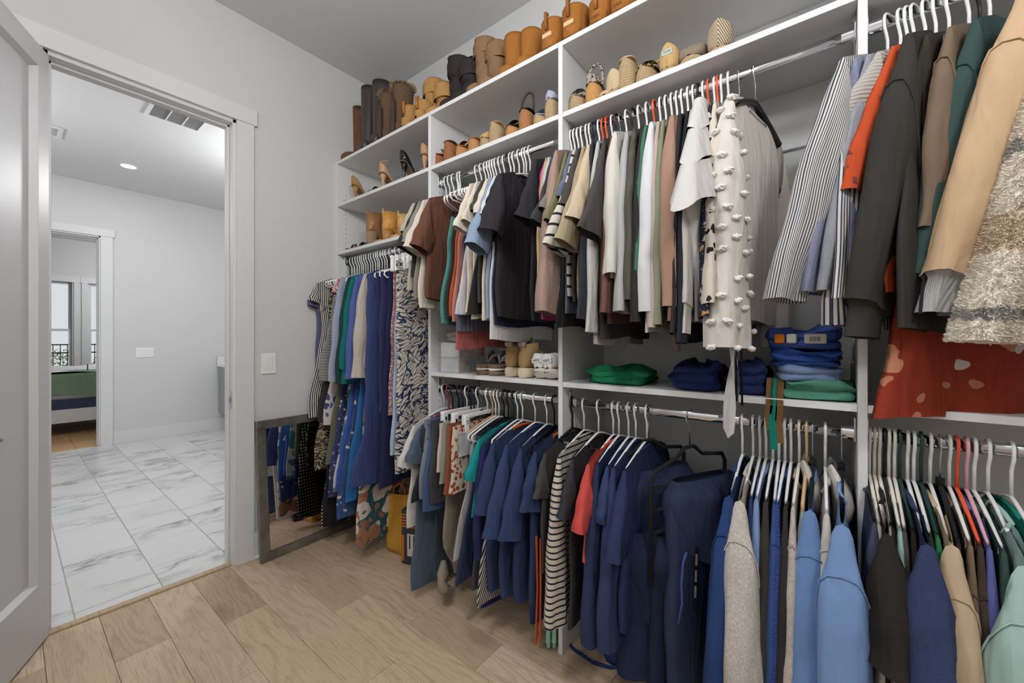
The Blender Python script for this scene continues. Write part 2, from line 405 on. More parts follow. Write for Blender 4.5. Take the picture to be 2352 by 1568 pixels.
struct(boxo('trim_closet_threshold', DX0 + .02, DX1 - .018, YD + .012, YD + .05, -.01, .009, M['sill'], b=.003))
struct(boxo('trim_bedroom_threshold', BX0, BX1, YB1 + .04, YB1 + .075, -.01, .006, M['oak2']))

# closet doorway: jamb, stops, casing
def doorway(name, x0, x1, zt, yf, yb, left=True, back=True, head_over=.014, cas=.084):
    """jamb lining plus casing on the near face yf and the far face yb"""
    o = struct(empty(name, ((x0 + x1) / 2, yf, 0)))
    j = .019; q = [(x1 - j, x1), (x0, x0 + j)]
    def P(nm, a, b, c, d, e, f_): 
        p = boxo(nm, a - (x0 + x1) / 2, b - (x0 + x1) / 2, c - yf, d - yf, e, f_, M['trim'], o, b=.0015); return p
    for a, b in q: P('jamb', a, b, yf - .001, yb + .001, 0, zt)
    P('head_jamb', x0, x1, yf - .001, yb + .001, zt - j, zt)
    ys = (yf + yb) / 2
    P('door_stop', x1 - j - .011, x1 - j, ys - .01, ys + .03, 0, zt - j); P('door_stop', x0 + j, x0 + j + .011, ys - .01, ys + .03, 0, zt - j)
    P('door_stop', x0 + j, x1 - j, ys - .01, ys + .03, zt - j - .011, zt - j)
    for face, sgn in ((yf, -1),) + (((yb, 1),) if back else ()):
        a, b = (face - .018, face) if sgn < 0 else (face, face + .018)
        P('casing', x1 - .004, x1 - .004 + cas, a, b, 0, zt - .002); P('casing', x0 + .004 - cas, x0 + .004, a, b, 0, zt - .002)
        a, b = (face - .023, face) if sgn < 0 else (face, face + .023)
        P('head_casing', x0 - cas - head_over + .004, x1 + cas + head_over - .004, a, b, zt - .002, zt + .086)
    return o
dw = doorway('door_1', DX0, DX1, DZ, YD, YB0)
sp = empty('strike_plate', (0, 0, 0)); sp.parent = dw
sp.location = (DX1 - .019 - (DX0 + DX1) / 2 - .0015, .026, .90)
mb = MB(); mb.box(-.0015, .0015, -.014, .014, -.045, .045, .0005).build('plate', M['chrome'], sp); MB().box(-.002, -.0005, -.006, .008, -.015, .015).build('latch_hole', M['black'], sp)
dw2 = doorway('door_2', BX0, BX1, BZ, YB1, YR0, cas=.10)
MB().box(.3, .308, .02, .05, .88, .95).build('strike_plate', M['black'], dw2)
# the open door leaf
ang = math.atan2(-.92, -.39)
leaf = empty('closet_door', (DX0 + .021, YD - .008, 0), ang)
tag(leaf, 'white painted panel door standing open beside the bathroom doorway', 'door')
LW, LT, L0, L1 = .648, .035, .012, 2.40
st, rt, rb, rc = .078, .088, .245, .010
mb = MB()
mb.box(0, st, -LT, 0, L0, L1, .0015).build('stile', M['door'], leaf); MB().box(LW - st, LW, -LT, 0, L0, L1, .0015).build('stile', M['door'], leaf)
MB().box(st, LW - st, -LT, 0, L1 - rt, L1, .0015).build('rail', M['door'], leaf); MB().box(st, LW - st, -LT, 0, L0, L0 + rb, .0015).build('rail', M['door'], leaf)
MB().box(st - .003, LW - st + .003, -LT + rc, -rc - .012, L0 + rb - .003, L1 - rt + .003).build('door_panel', M['door'], leaf)
mb = MB()   # sloped sticking round the panel
for y0_, y1_ in ((0, -rc - .012), (-LT, -LT + rc)):
    a = [(st, L0 + rb), (LW - st, L0 + rb), (LW - st, L1 - rt), (st, L1 - rt)]; q = .012
    b = [(st + q, L0 + rb + q), (LW - st - q, L0 + rb + q), (LW - st - q, L1 - rt - q), (st + q, L1 - rt - q)]
    mb.add([(x, y0_ - (.001 if y0_ == 0 else -.001), z) for x, z in a] + [(x, y1_, z) for x, z in b], [(i, (i + 1) % 4, 4 + (i + 1) % 4, 4 + i) for i in range(4)])
mb.build('panel_moulding', M['door'], leaf)
hd = empty('lever_handle', (.555, 0, .905)); hd.parent = leaf
MB().tube([(0, 0, 0), (0, .008, 0)], .026, 20).build('rose', M['steel'], hd, True)
MB().tube([(0, .006, 0), (0, .045, 0), (-.012, .056, 0), (-.05, .058, 0), (-.115, .056, 0)], [.009, .009, .009, .008, .0065], 10).build('lever', M['steel'], hd, True)
for z in (.25, 1.2, 2.15): MB().tube([(-.002, -LT - .005, z - .045), (-.002, -LT - .005, z + .045)], .006, 8).build('hinge', M['steel'], leaf, True)

# baseboards
def base(name, x0, x1, y0, y1, hgt=.14):
    o = struct(boxo(name, x0, x1, y0, y1, 0, hgt, M['trim'], b=.002)); return o
bb = base('baseboard_north', DX1 + .08, XB - .37, YD - .014, YD)
MB().tube([(DX1 + .08, YD - .02, .009), (XB - .37, YD - .02, .009)], .0095, 8).build('shoe_moulding', M['trim'], bb, True)
base('baseboard_west', XW, XW + .014, YS, YD); base('baseboard_south', XW, XB, YS, YS + .014)
base('baseboard_bathroom_north', BX1 + .098, XBR, YB1 - .014, YB1, .15); base('baseboard_bathroom_east', XBR - .014, XBR, YB0, YB1 - .014, .15)
base('baseboard_bathroom_west', XBL, XBL + .014, YB0, YB1 - .014, .15)

# switches
def switch(name, label, c, n_, w_, h_):
    o = empty(name, c); tag(o, label, 'light switch')
    MB().box(-w_ / 2, w_ / 2, -.005, 0, -h_ / 2, h_ / 2, .002).build('plate', M['wplast'], o)
    for i in range(n_):
        x = (i - (n_ - 1) / 2) * .046
        MB().box(x - .0185, x + .0185, -.0065, -.004, -.036, .036).build('rocker_frame', M['ivory'], o)
        r = MB(); r.add([(x - .016, -.006, -.033), (x + .016, -.006, -.033), (x + .016, -.0115, .033), (x - .016, -.0115, .033), (x - .016, -.003, -.033), (x + .016, -.003, -.033), (x + .016, -.003, .033), (x - .016, -.003, .033)], [(0, 1, 2, 3), (3, 2, 6, 7), (0, 3, 7, 4), (1, 5, 6, 2), (0, 4, 5, 1)])
        r.build('rocker', M['wplast'], o)
    return o
switch('light_switch', 'single white rocker light switch on the closet wall by the door casing', (.9355, YD, 1.093), 1, .078, .122)
switch('light_switch', 'three-gang white rocker light switch on the bathroom wall', (1.05, YB1, 1.072), 3, .165, .122)

# ceiling fixtures, and added fill globes that light the rooms from out of view
def glow(name, strength):
    n = NT(name); n.P(Base_Color=(.9, .9, .9, 1), Emission_Color=FILL_COL + (1,), Emission_Strength=strength); return n.m
def fill_lamp(x, y, label, kind, drop=.40):  # invented globe on a stem, hung out of view as fill light
    o = empty('fill_globe', (x, y, ZC)); tag(o, label, 'fill light')
    MB().cyl((0, 0, -.025), .09, .025, 32).cyl((0, 0, -.06), .03, .036, 20).build('ceiling_mount', M['steel'], o, True); MB().tube([(0, 0, -.02), (0, 0, -drop - .01)], .006, 8).build('stem', M['steel'], o, True)
    R_ = .16; rr = [[(cos(2 * pi * k / 16) * R_ * sin(a), sin(2 * pi * k / 16) * R_ * sin(a), -drop - R_ + R_ * cos(a)) for k in range(16)] for a in [.12 + (pi - .16) * i / 8 for i in range(9)]]
    MB().loft(rr, True, True).build('globe', glow('globe_glow_' + kind, GLOBE[kind]), o, True)
fill_lamp(*CLOSET_FILL[0], 'added unseen globe fill lamp over the closet near the doorway', 'closet')
fill_lamp(*CLOSET_FILL[1], 'added unseen globe fill lamp over the rear of the closet', 'closet')
fill_lamp(*BATH_FILL[0], 'added unseen globe fill lamp over the bathroom vanity side', 'bath')
fill_lamp(*BATH_FILL[1], 'added unseen globe fill lamp over the bathroom far from the vanity', 'bath')
fill_lamp(1.6, 8.9, 'added unseen globe fill lamp over the bed', 'bed')  # added behind the wall to brighten the bedroom
dl = empty('recessed_downlight', (.777, 5.63, ZC)); tag(dl, 'small lit recessed downlight in the bathroom ceiling', 'ceiling light')
rr = [[(cos(2 * pi * k / 32) * r, sin(2 * pi * k / 32) * r, z) for k in range(32)] for r, z in ((.078, -.001), (.076, -.006), (.06, -.006), (.057, -.002))]
MB().loft(rr, False, False).build('trim_ring', M['trim'], dl, True); MB().cyl((0, 0, -.004), .058, .002, 32).build('lens', M['lampglow'], dl)
def vent(name, label, x0, x1, y0, y1, n_, cross):
    o = empty(name, ((x0 + x1) / 2, (y0 + y1) / 2, ZC)); tag(o, label, 'vent')
    w_, d_ = (x1 - x0) / 2, (y1 - y0) / 2; e = .028
    MB().box(-w_, w_, -d_, d_, -.003, -.0005).build('backing', plain('vent_backing', (236, 236, 236), .8), o)  # even pale plate behind the slats
    mb = MB(); mb.box(-w_, w_, -d_, -d_ + e, -.012, -.001); mb.box(-w_, w_, d_ - e, d_, -.012, -.001); mb.box(-w_, -w_ + e, -d_ + e, d_ - e, -.012, -.001); mb.box(w_ - e, w_, -d_ + e, d_ - e, -.012, -.001)
    mb.build('frame', M['trim'], o)
    for i in range(n_):
        y = -d_ + e + (2 * d_ - 2 * e) * (i + .5) / n_
        MB().add([(-w_ + e, y - .005, -.010), (w_ - e, y - .005, -.010), (w_ - e, y + .005, -.003), (-w_ + e, y + .005, -.003)], [(0, 1, 2, 3)]).build('slat', M['trim'], o)
    for i in range(cross):
        x = -w_ + e + (2 * w_ - 2 * e) * (i + 1) / (cross + 1); MB().box(x - .004, x + .004, -d_ + e, d_ - e, -.011, -.003).build('cross_bar', M['trim'], o)
vent('exhaust_vent', 'white louvred exhaust vent cover in the bathroom ceiling', .665, 1.03, 3.93, 4.22, 14, 2)
vent('air_register', 'small white air register in the bathroom ceiling near the bedroom door', .02, .30, 5.05, 5.32, 10, 0)

# bathroom vanity (only its end shows)
vn = empty('bathroom_vanity', (1.80, YB1 - .02, 0)); tag(vn, 'grey wall-hung vanity with white counter against the far bathroom wall', 'vanity')
M['gcab'] = plain('grey_cabinet', (150, 152, 154), .45)
boxo('cabinet_body', 0, .88, -.5, 0, .23, .86, M['gcab'], vn, .002); boxo('countertop', -.02, .9, -.53, 0, .86, .90, plain('quartz_top', (236, 236, 236), .2), vn, .003)
boxo('backsplash', -.02, .9, -.02, 0, .90, 1.0, M['trim'], vn)
for i in range(2): boxo('drawer_front', .02 + i * .43, .44 + i * .43, -.52, -.5, .25, .84, M['gcab'], vn, .003)

# bedroom windows
M['glass'] = (lambda n: (n.P(Base_Color=(1, 1, 1, 1), Roughness=0.0, Transmission_Weight=1.0, IOR=1.02, Specular_IOR_Level=.2), n.m)[1])(NT('window_glass'))
for k, (a, b) in enumerate(WINS):
    o = struct(empty('window_%d' % (k + 1), ((a + b) / 2, YR1, 0)))
    w_ = (b - a) / 2
    def P(nm, x0, x1, y0, y1, z0, z1, m=M['trim']): return boxo(nm, x0, x1, y0, y1, z0, z1, m, o)
    for s in (-1, 1):
        P('casing', min(s * (w_ - .01), s * (w_ + .055)), max(s * (w_ - .01), s * (w_ + .055)), -.018, 0, WZ0, WZ1)
        P('frame_side', min(s * w_, s * (w_ - .03)), max(s * w_, s * (w_ - .03)), 0, .15, WZ0, WZ1)
    P('head_casing', -w_ - .068, w_ + .068, -.024, 0, WZ1 - .005, WZ1 + .10); P('sill', -w_ - .06, w_ + .06, -.05, .15, WZ0 - .02, WZ0 + .005)
    zm = 1.40
    for nm, z0, z1, y0 in (('upper_sash', zm - .02, WZ1, .085), ('lower_sash', WZ0, zm + .02, .045)):
        s_ = empty(nm, (0, 0, 0)); s_.parent = o
        e = .04
        mb = MB(); mb.box(-w_ + .03, -w_ + .03 + e, y0, y0 + .035, z0, z1); mb.box(w_ - .03 - e, w_ - .03, y0, y0 + .035, z0, z1); mb.box(-w_ + .03 + e, w_ - .03 - e, y0, y0 + .035, z0, z0 + e); mb.box(-w_ + .03 + e, w_ - .03 - e, y0, y0 + .035, z1 - e, z1)
        mb.build('sash_frame', M['trim'], s_)
        boxo('pane', -w_ + .03 + e, w_ - .03 - e, y0 + .015, y0 + .02, z0 + e, z1 - e, M['glass'], s_)

# ------------------------------------------------------------------ the shelving unit
XF = 1.3365; T = .019; ZT = 2.393; Z2 = 2.1135; Z3 = 1.802; ZL = 1.064
Y0, Y1, Y2, Y3, Y4 = 2.522, 1.597, .820, -.067, -.96
unit = empty('closet_shelving', (XB, Y0, 0)); tag(unit, 'white melamine closet shelving with hanging rods along the long wall', 'shelving')
def U(nm, x0, x1, y0, y1, z0, z1, m=M['mela'], b=.0008):
    return boxo(nm, x0 - XB, x1 - XB, y0 - Y0, y1 - Y0, z0, z1, m, unit, b)
PAN = [Y0, Y1, Y2, Y3, Y4]
for k, y in enumerate(PAN):
    ztop = ZT - T if k in (1, 2, 3) else ZT - T
    p = U('side_panel', XF, XB, y - T, y, 0, ztop)
    mb = MB()
    for xh in (1.397, 1.655):
        for i in range(60):
            z = .30 + i * .032
            if z > ZT - .03: break
            for yy in (y - T - .0003, y + .0003):
                mb.add([(xh - XB + cos(2 * pi * j / 6) * .0028, yy - Y0, z + sin(2 * pi * j / 6) * .0028) for j in range(6)], [tuple(range(6))])
    h_ = mb.build('peg_holes', M['hole'], p); h_['kind'] = 'stuff'
for (a, b) in ((Y0, Y1), (Y1, Y2), (Y2, Y3), (Y3, Y4)):
    U('top_shelf', XF, XB, b + (-T if b == Y4 else -T), a - T if a != Y0 else a, ZT - T, ZT) if a == Y0 else U('top_shelf', XF, XB, b - T, a - T, ZT - T, ZT)
for z, a, b in ((Z2, Y0, Y1), (Z3, Y0, Y1), (Z2, Y1, Y2), (Z2, Y2, Y3), (Z2, Y3, Y4), (ZL, Y1, Y2), (ZL, Y2, Y3), (ZL, Y3, Y4)):
    U('shelf', XF + .001, XB, b + .0004, a - T - .0004, z - T, z)
for a, b in ((Y2, Y3), (Y3, Y4)): U('back_rail', XB - .016, XB, b, a - T, Z2 - T - .20, Z2 - T)
XR = 1.400
RODS = {'long': (1.747, Y0, Y1), 'up2': (2.046, Y1, Y2), 'up3': (2.046, Y2, Y3), 'up4': (2.046, Y3, Y4), 'low2': (.98, Y1, Y2), 'low3': (.98, Y2, Y3), 'low4': (.98, Y3, Y4)}
for k, (z, a, b) in RODS.items():
    L = (a - T - b); o = empty('hanging_rod', (XR - XB, a - T - Y0, z)); o.parent = unit
    n_ = 20
    ring = lambda y, s=1.0: [(cos(2 * pi * i / n_) * .0085 * s, y, sin(2 * pi * i / n_) * .015 * s) for i in range(n_)]
    MB().loft([ring(-.001), ring(-L + .001)]).build('chrome_bar', M['chrome'], o, True)
    for y0, y1 in ((-.001, -.005), (-L + .001, -L + .005)):
        sgn = -1 if y1 < y0 else 1
        fl = MB(); fl.box(-.016, .016, min(y0, y0 + sgn * .004), max(y0, y0 + sgn * .004), -.022, .045, .003)
        fl.loft([ring(y0, 1.25), ring(y0 + sgn * .03, 1.25)])
        fl.build('rod_flange', M['chrome'], o, False)

# ================================================================== HANGERS
def hook_path(neck):
    p = []
    for k in range(9):
        a = radians(-35 + 215 * k / 8); p.append((cos(a) * .0165, 0, sin(a) * .0165 + .003))
    return p + [(-.015, 0, -.018), (-.006, 0, -.034), (0, 0, -.048), (0, 0, neck)]
NECK = -.105
def shoulders(hw, drop, z0=NECK, bar=True, n=7):
    L = [(-hw * k / n, 0, z0 - drop * (k / n) ** 1.25) for k in range(n + 1)]; R = [(-x, y, z) for x, y, z in L]
    if not bar: return list(reversed(L)) + R[1:]
    e = hw + .004; zb = z0 - drop - .028
    return list(reversed(L)) + R[1:] + [(e, 0, z0 - drop - .014), (hw - .012, 0, zb), (0, 0, zb), (-hw + .012, 0, zb), (-e, 0, z0 - drop - .014)]
HM = {}
def hanger_mesh(kind):
    """returns a root object (prototype) for a kind of hanger, origin on the rod axis"""
    if kind in HM: return copy_tree(HM[kind])
    mats = dict(white='wplast', ivory='ivory', black='bplast', orange='oplast', green='gplast', pink='pplast', coral='cplast', magenta='mgplast', navy='nplast', tan='tanplast')
    if kind in mats:
        o = MB().tube(hook_path(NECK), .0036, 7).tube(shoulders(.172, .056), .0042, 7, closed=True).build('plastic_hanger', M[mats[kind]], None, True)
    elif kind == 'velvet':
        o = MB().tube(shoulders(.176, .06), .0052, 7, closed=True).tube([(0, 0, NECK), (0, 0, NECK + .02)], .008, 8).build('velvet_hanger', M['bvelvet'], None, True)
        MB().tube(hook_path(NECK), .0017, 6).build('hook', M['chrome'], o, True)
    elif kind == 'wide':      # broad black suit hanger, no bar
        mb = MB(); P = shoulders(.18, .07, bar=False); rings = []
        for i, (x, y, z) in enumerate(P):
            r = .008 + .012 * abs(x) / .18; rings.append([(x, cos(2 * pi * k / 8) * r, z + sin(2 * pi * k / 8) * .011) for k in range(8)])
        o = mb.loft(rings).build('broad_hanger', M['bplast'], None, True)
        MB().tube(hook_path(NECK), .0018, 6).build('hook', M['chrome'], o, True)
    elif kind == 'clip':
        o = MB().tube(hook_path(-.08), .0040, 7).build('clip_hanger', M['wplast'], None, True)
        MB().box(-.17, .17, -.005, .005, -.098, -.080, .002).build('bar', M['wplast'], o)
        for x in (-.15, .15):
            c = MB().box(x - .016, x + .016, -.012, .012, -.165, -.082, .004).build('clip', M['wplast'], o)
            MB().box(x - .006, x + .006, -.014, .014, -.12, -.105).build('spring', M['chrome'], c)
    HM[kind] = o
    return o
HG = {'white': 'white plastic', 'ivory': 'ivory plastic', 'black': 'black plastic', 'orange': 'orange plastic', 'green': 'dark green plastic', 'pink': 'pale pink plastic', 'coral': 'coral plastic', 'magenta': 'magenta plastic', 'navy': 'navy plastic', 'tan': 'tan plastic', 'velvet': 'black velvet', 'wide': 'broad black', 'clip': 'white clip'}
PLACE = {'long': 'high rod of long garments beside the mirror', 'up2': 'upper rod of the narrow bay', 'up3': 'upper rod of the wide bay over folded scrubs', 'up4': 'upper rod with the sherpa coat', 'low2': 'lower rod of the narrow bay', 'low3': 'lower rod under the folded scrubs', 'low4': 'lower rod under the red floral chiffon'}
def hanger(kind, rod, y, yaw=0.0, extra='', x=0.0, label=None):
    o = hanger_mesh(kind)
    o.location = (XR + x, y, RODS[rod][0]); o.rotation_euler = (0, 0, yaw)
    tag(o, label or '%s hanger%s on the %s' % (HG[kind], extra, PLACE[rod]), 'hanger', '%s hangers, %s' % (HG[kind], PLACE[rod]))
    return o

# ================================================================== GARMENTS
def gco(o, n):
    """cloth coordinates: distance round the piece and along it"""
    me = o.data; co = [v.co for v in me.vertices]; at = me.attributes.new('gco', 'FLOAT_VECTOR', 'POINT'); along = [0.0] * n
    for i in range(len(co) // n):
        acc = 0.0
        for j in range(n // 2 + 1):
            if j: acc += (co[i * n + j] - co[i * n + j - 1]).length
            for k in {j, (n - j) % n}:
                if i: along[k] += (co[i * n + k] - co[(i - 1) * n + k]).length if k == j or j != (n - j) % n else 0
                at.data[i * n + k].vector = (acc, 0, along[k])
def smooth(t): t = max(0., min(1., t)); return t * t * (3 - 2 * t)
def interp(tab, v):
    for (a, p), (b, q) in zip(tab[:-1], tab[1:]):
        if v <= b: return p + (q - p) * smooth((v - a) / max(1e-6, b - a))
    return tab[-1][1]
def folds(rng, n=4, lo=9, hi=34):
    P = [(rng.uniform(lo, hi), rng.uniform(0, 6.28), rng.uniform(-2.5, 2.5), rng.uniform(.5, 1)) for _ in range(n)]
    s = sum(p[3] for p in P)
    return lambda x, v: sum(a * sin(k * x + p + d * v) for k, p, d, a in P) / s
def body(parent, mat, L, hw=.20, fs=None, prof=None, neck=(.075, .07, .02), th=.03, amp=.012, seed=0, z0=NECK, drop=.065, top=None, name='body', nS=13, nV=16, hemc=0.0, thk_top=.012, lean=0.0):
    """hanging garment body: two sheets joined at the sides and shoulders, open at neck and hem"""
    rng = random.Random(seed); fo = folds(rng if fs is None else random.Random(fs)); fo2 = folds(rng, 3, 20, 60)
    prof = prof or [(0, hw), (.25, hw + .012), (1, hw + .025)]
    n = 2 * nS; V = []; F = []; face = rng.choice((-1, 1))
    for i in range(nV + 1):
        v = i / nV; w_ = interp(prof, v)
        t_ = thk_top + (th - thk_top) * smooth(v / .22)
        for j in range(n):
            th_ = 2 * pi * j / n; s = -cos(th_); sg = sin(th_)
            x = s * w_
            if top is None:
                zt = z0 - drop * min(1, abs(s)) ** 1.2
                xn = abs(s) * hw / neck[0]
                if xn < 1: zt -= (neck[1] if sg * face > 0 else neck[2]) * sqrt(1 - xn * xn)
            else: zt = top
            zh = z0 - L + hemc * s * s
            z = zt + (zh - zt) * v
            y = t_ / 2 * (1 if sg >= 0 else -1) * abs(sg) ** .55
            y += amp * (v ** .7) * fo(x, v) + amp * .35 * v * fo2(x, v + (3 if sg > 0 else 0)) + lean * v
            x += .007 * v * sin(7 * v + seed) + .004 * sin(23 * z + seed)
            V.append((x, y, z + (.006 * sin(19 * x + seed) if i == nV else 0)))
    for i in range(nV):
        for j in range(n):
            k = (j + 1) % n; F.append((i * n + j, i * n + k, (i + 1) * n + k, (i + 1) * n + j))
    o = mesh_obj(name, V, F, mat, parent, True); gco(o, n)
    if top is None and neck[1] > .02:
        ring = [V[j] for j in range(n) if abs(V[j][0]) < neck[0] * .99]
        a = sorted([p for p in ring if p[1] < 0], key=lambda p: p[0]); b = sorted([p for p in ring if p[1] >= 0], key=lambda p: -p[0])
        if len(a) + len(b) > 4: NECKS[parent.name] = a + b
    return o
NECKS = {}
def neckband(parent, mat, r=.005):
    p = NECKS.get(parent.name)
    if p: MB().tube(p, r, 6, closed=True).build('neckband', mat, parent, True)
def sleeve(parent, mat, side, length, a0=20., fs=None, cuffw=.12, armh=.19, hw=.20, th=.035, seed=0, swing=0.0, z0=NECK, drop=.065, flare=0.0, name='sleeve', bow=.03, cuff=None, cuffl=.06, nR=14, nC=9, inset=.02, amp=.011, seam=None):
    """flattened tube from the armhole to the cuff; a0 = angle from vertical"""
    fo = folds(random.Random(seed * 7 + 3 + side if fs is None else fs), 3, 12, 34)
    a = radians(a0); zs = z0 - drop
    S = Vector((hw, zs)); A = Vector((hw - inset, zs - armh))
    d = Vector((sin(a), -cos(a))); pn = Vector((-cos(a), -sin(a) * .55))
    Co = S + d * length; Ci = Co + pn * cuffw
    ctrl = S + Vector((.028 + bow, -.035 - length * .22)); ctrl2 = A + (Ci - A) * .35 + Vector((-.012, 0))
    n = 2 * nC
    rows = nR
    def ring(t, k=1.0):
        o_ = S * (1 - t) ** 2 + ctrl * 2 * t * (1 - t) + Co * t * t
        i_ = A * (1 - t) ** 2 + ctrl2 * 2 * t * (1 - t) + Ci * t * t
        m = (o_ + i_) / 2; h = (o_ - i_) / 2 * k
        t0_ = max(.014, .5 * th); tt = (t0_ + (th - t0_) * smooth(t / .3)) * (1 + flare * t) * k
        r = []
        for j in range(n):
            q = 2 * pi * j / n; c = cos(q); s_ = sin(q)
            p = m + h * c
            y = tt / 2 * (1 if s_ >= 0 else -1) * abs(s_) ** .7 + swing * t ** 1.3 + amp * t * fo(p.x * 1.2 + p.y * .35, t * 2)
            y += tt * t * (.10 * sin(3 * q + seed + 2.2 * t) + .06 * sin(5 * q + seed * 2 - 3 * t)); wob = .006 * sin(17 * t + seed + c * 2) * t
            r.append((side * (p.x + wob), y, p.y))
        return r
    end = 1.0 if cuff is None else max(.5, 1 - cuffl / length)
    R = [ring(end * i / rows) for i in range(rows + 1)]
    o = MB().loft(R, False, False).build(name, mat, parent, True); gco(o, n)
    if seam:
        MB().tube(ring(seam, 1.03), .0022, 5, closed=True).build('shoulder_seam', mat, o, True)
    if cuff is not None:
        k = .74
        Rc = [ring(end - .006, .98)] + [ring(end + (1 - end) * q, k) for q in (.08, .5, 1.0)]
        MB().loft(Rc, False, False).build('cuff', cuff, o, True)
    return o
GC = [0]
def root(name, rod, y, yaw, label, cat, group=None, x=0.0, z=0.0):
    GC[0] += 1
    o = empty(name, (XR + x, y, RODS[rod][0] + z), yaw); return tag(o, label, cat, group or 'garments on the ' + PLACE[rod])
XSH = 1.19
def YU(u): return onX(u, 500, XSH).y
def ZV(u, v, X=1.17): return onX(u, v, X).z
def gar(rod, u, kind, name, label, cat, col, hem, cuff=None, yaw=0., pat='plain', c2=(230, 225, 215), c3=None, ps=1.0, duty=.5, hang='white', th=.028, hw=.195, sw=None, a0=None, swing=0., amp=.011, x=0., neck=(.085, .065, .02), cuffcol=None, prof=None, drop=.065, y=None, band=None, z=0., hemc=0., cw=None, flare=0., bow=.03, lean=0., g=None, armh=.19, nb=True, nbcol=None, fwd=0., big=False):
    """one garment on a rod: u = picture column of its front shoulder edge, hem / cuff = picture rows"""
    y = YU(u) if y is None else y
    seed = GC[0] * 13 + 5; yw = radians(yaw) + random.Random(seed).uniform(-.03, .03)
    o = root(name, rod, y, yw, label, cat, x=x - fwd, z=z)
    if kind == 'skirt' and hang == 'white': hang = 'clip'
    if hang: hanger(hang, rod, y, yw, x=x, label=' '.join(('%s hanger holding the %s' % (HG[hang], label)).split()[:16]))
    DEFER.append((rod, y, lambda gap: fill(o, gap, rod, u, kind, col, hem, cuff, pat, c2, c3, ps, duty, th, hw, sw, a0, swing, amp, neck, cuffcol, prof, drop, band, hemc, cw, flare, bow, lean, g, armh, nb, seed, nbcol, big)))
    return o
DEFER = []
def fill(o, gap, rod, u, kind, col, hem, cuff, pat, c2, c3, ps, duty, th, hw, sw, a0, swing, amp, neck, cuffcol, prof, drop, band, hemc, cw, flare, bow, lean, g, armh, nb, seed, nbcol, big):
    """builds the cloth of one garment once the room between its neighbours is known"""
    zr = RODS[rod][0]; fs = sum(map(ord, rod))
    L = hem if hem < 3 else max(.15, zr + NECK - ZV(u, hem))
    m = fab(col, pat, c2, c3, ps, duty, g=g)
    th = min(th, max(.012, gap * .95)); amp2 = amp if big else min(amp, .012)
    kw = dict(hw=hw, th=th, seed=seed, drop=drop, amp=amp2, neck=neck, hemc=hemc, lean=lean, fs=fs, z0=ZG)
    if kind in ('tee', 'long', 'sweat'):
        body(o, m, L, prof=prof, **kw)
        if nb: neckband(o, fab(nbcol) if nbcol else m, .005 if not nbcol else .007)
        zs = zr + ZG - drop
        if kind == 'tee': sl = (cuff if cuff and cuff < 3 else (zs - ZV(u, cuff, 1.12)) * 1.12 if cuff else .17); a = 26 if a0 is None else a0; c_ = cw or .13; ah = armh; bw_ = .012
        else: sl = (cuff if cuff and cuff < 3 else zs - ZV(u, cuff, 1.14) if cuff else .52); a = 7 if a0 is None else a0; c_ = cw or (.085 if kind == 'long' else .11); ah = armh + (0 if kind == 'long' else .03); bw_ = bow
        cm = None if cuffcol is None else (m if cuffcol == 1 else fab(cuffcol, 'rib'))
        sth = sw if big and sw else min((th + .012) if sw is None else sw, max(.022, gap * 2.2))
        for sd in (-1, 1):
            sleeve(o, m, sd, sl, a if sd < 0 else min(a, 12), fs, c_, ah, hw, sth, seed, swing if sd < 0 else 0, ZG, drop, flare, bow=bw_ if sd < 0 else .0, cuff=cm, seam=(.24 if kind == 'sweat' and sd < 0 else None))
    elif kind == 'cami':
        body(o, m, L, prof=prof or [(0, .17), (.3, .195), (1, .24)], top=NECK - .16, **{**kw, 'hw': .17})
        mb = MB()
        for s in (-.085, .085):
            mb.tube([(s, .008, NECK - .165), (s * .98, .004, NECK - .03), (s * .98, -.002, NECK - .02), (s, -.008, NECK - .165)], .0028, 5)
        mb.build('straps', m, o, True)
    elif kind == 'sleeveless':
        body(o, m, L, prof=prof or [(0, hw - .05), (.2, hw - .03), (1, hw + .06)], **{**kw, 'hw': hw - .05}); neckband(o, m)
    elif kind in ('skirt', 'drape'):
        t0 = -.125 if kind == 'skirt' else -.155
        body(o, m, L, prof=prof or [(0, .17), (1, .20)], top=t0, thk_top=.02 if kind == 'skirt' else th * .8, **kw)
        if kind == 'skirt':
            wm = interp(prof, 0) if prof else .17
            MB().loft([[(cos(2 * pi * k / 20) * (wm + .003), sin(2 * pi * k / 20) * .014, zz) for k in range(20)] for zz in (t0 + .004, t0 - .03)], False, False).build('waistband', m, o, True)
ZG = NECK + .008
def hang_all():
    for r in RODS:
        L = sorted([d for d in DEFER if d[0] == r], key=lambda d: d[1])
        for i, d in enumerate(L):
            a = d[1] - L[i - 1][1] if i else .05; b = L[i + 1][1] - d[1] if i + 1 < len(L) else .05
            d[2](max(.008, (min(a, .09) + min(b, .09)) / 2))

NAVY, BLK, CHAR, CREAM, WHITE = (44, 58, 104), (34, 32, 34), (66, 62, 62), (222, 208, 190), (226, 222, 216)
FL = [(0, .15), (.3, .15), (.45, .16), (1, .25)]          # fitted bodice, flared skirt
FLW = [(0, .15), (.35, .145), (1, .27)]
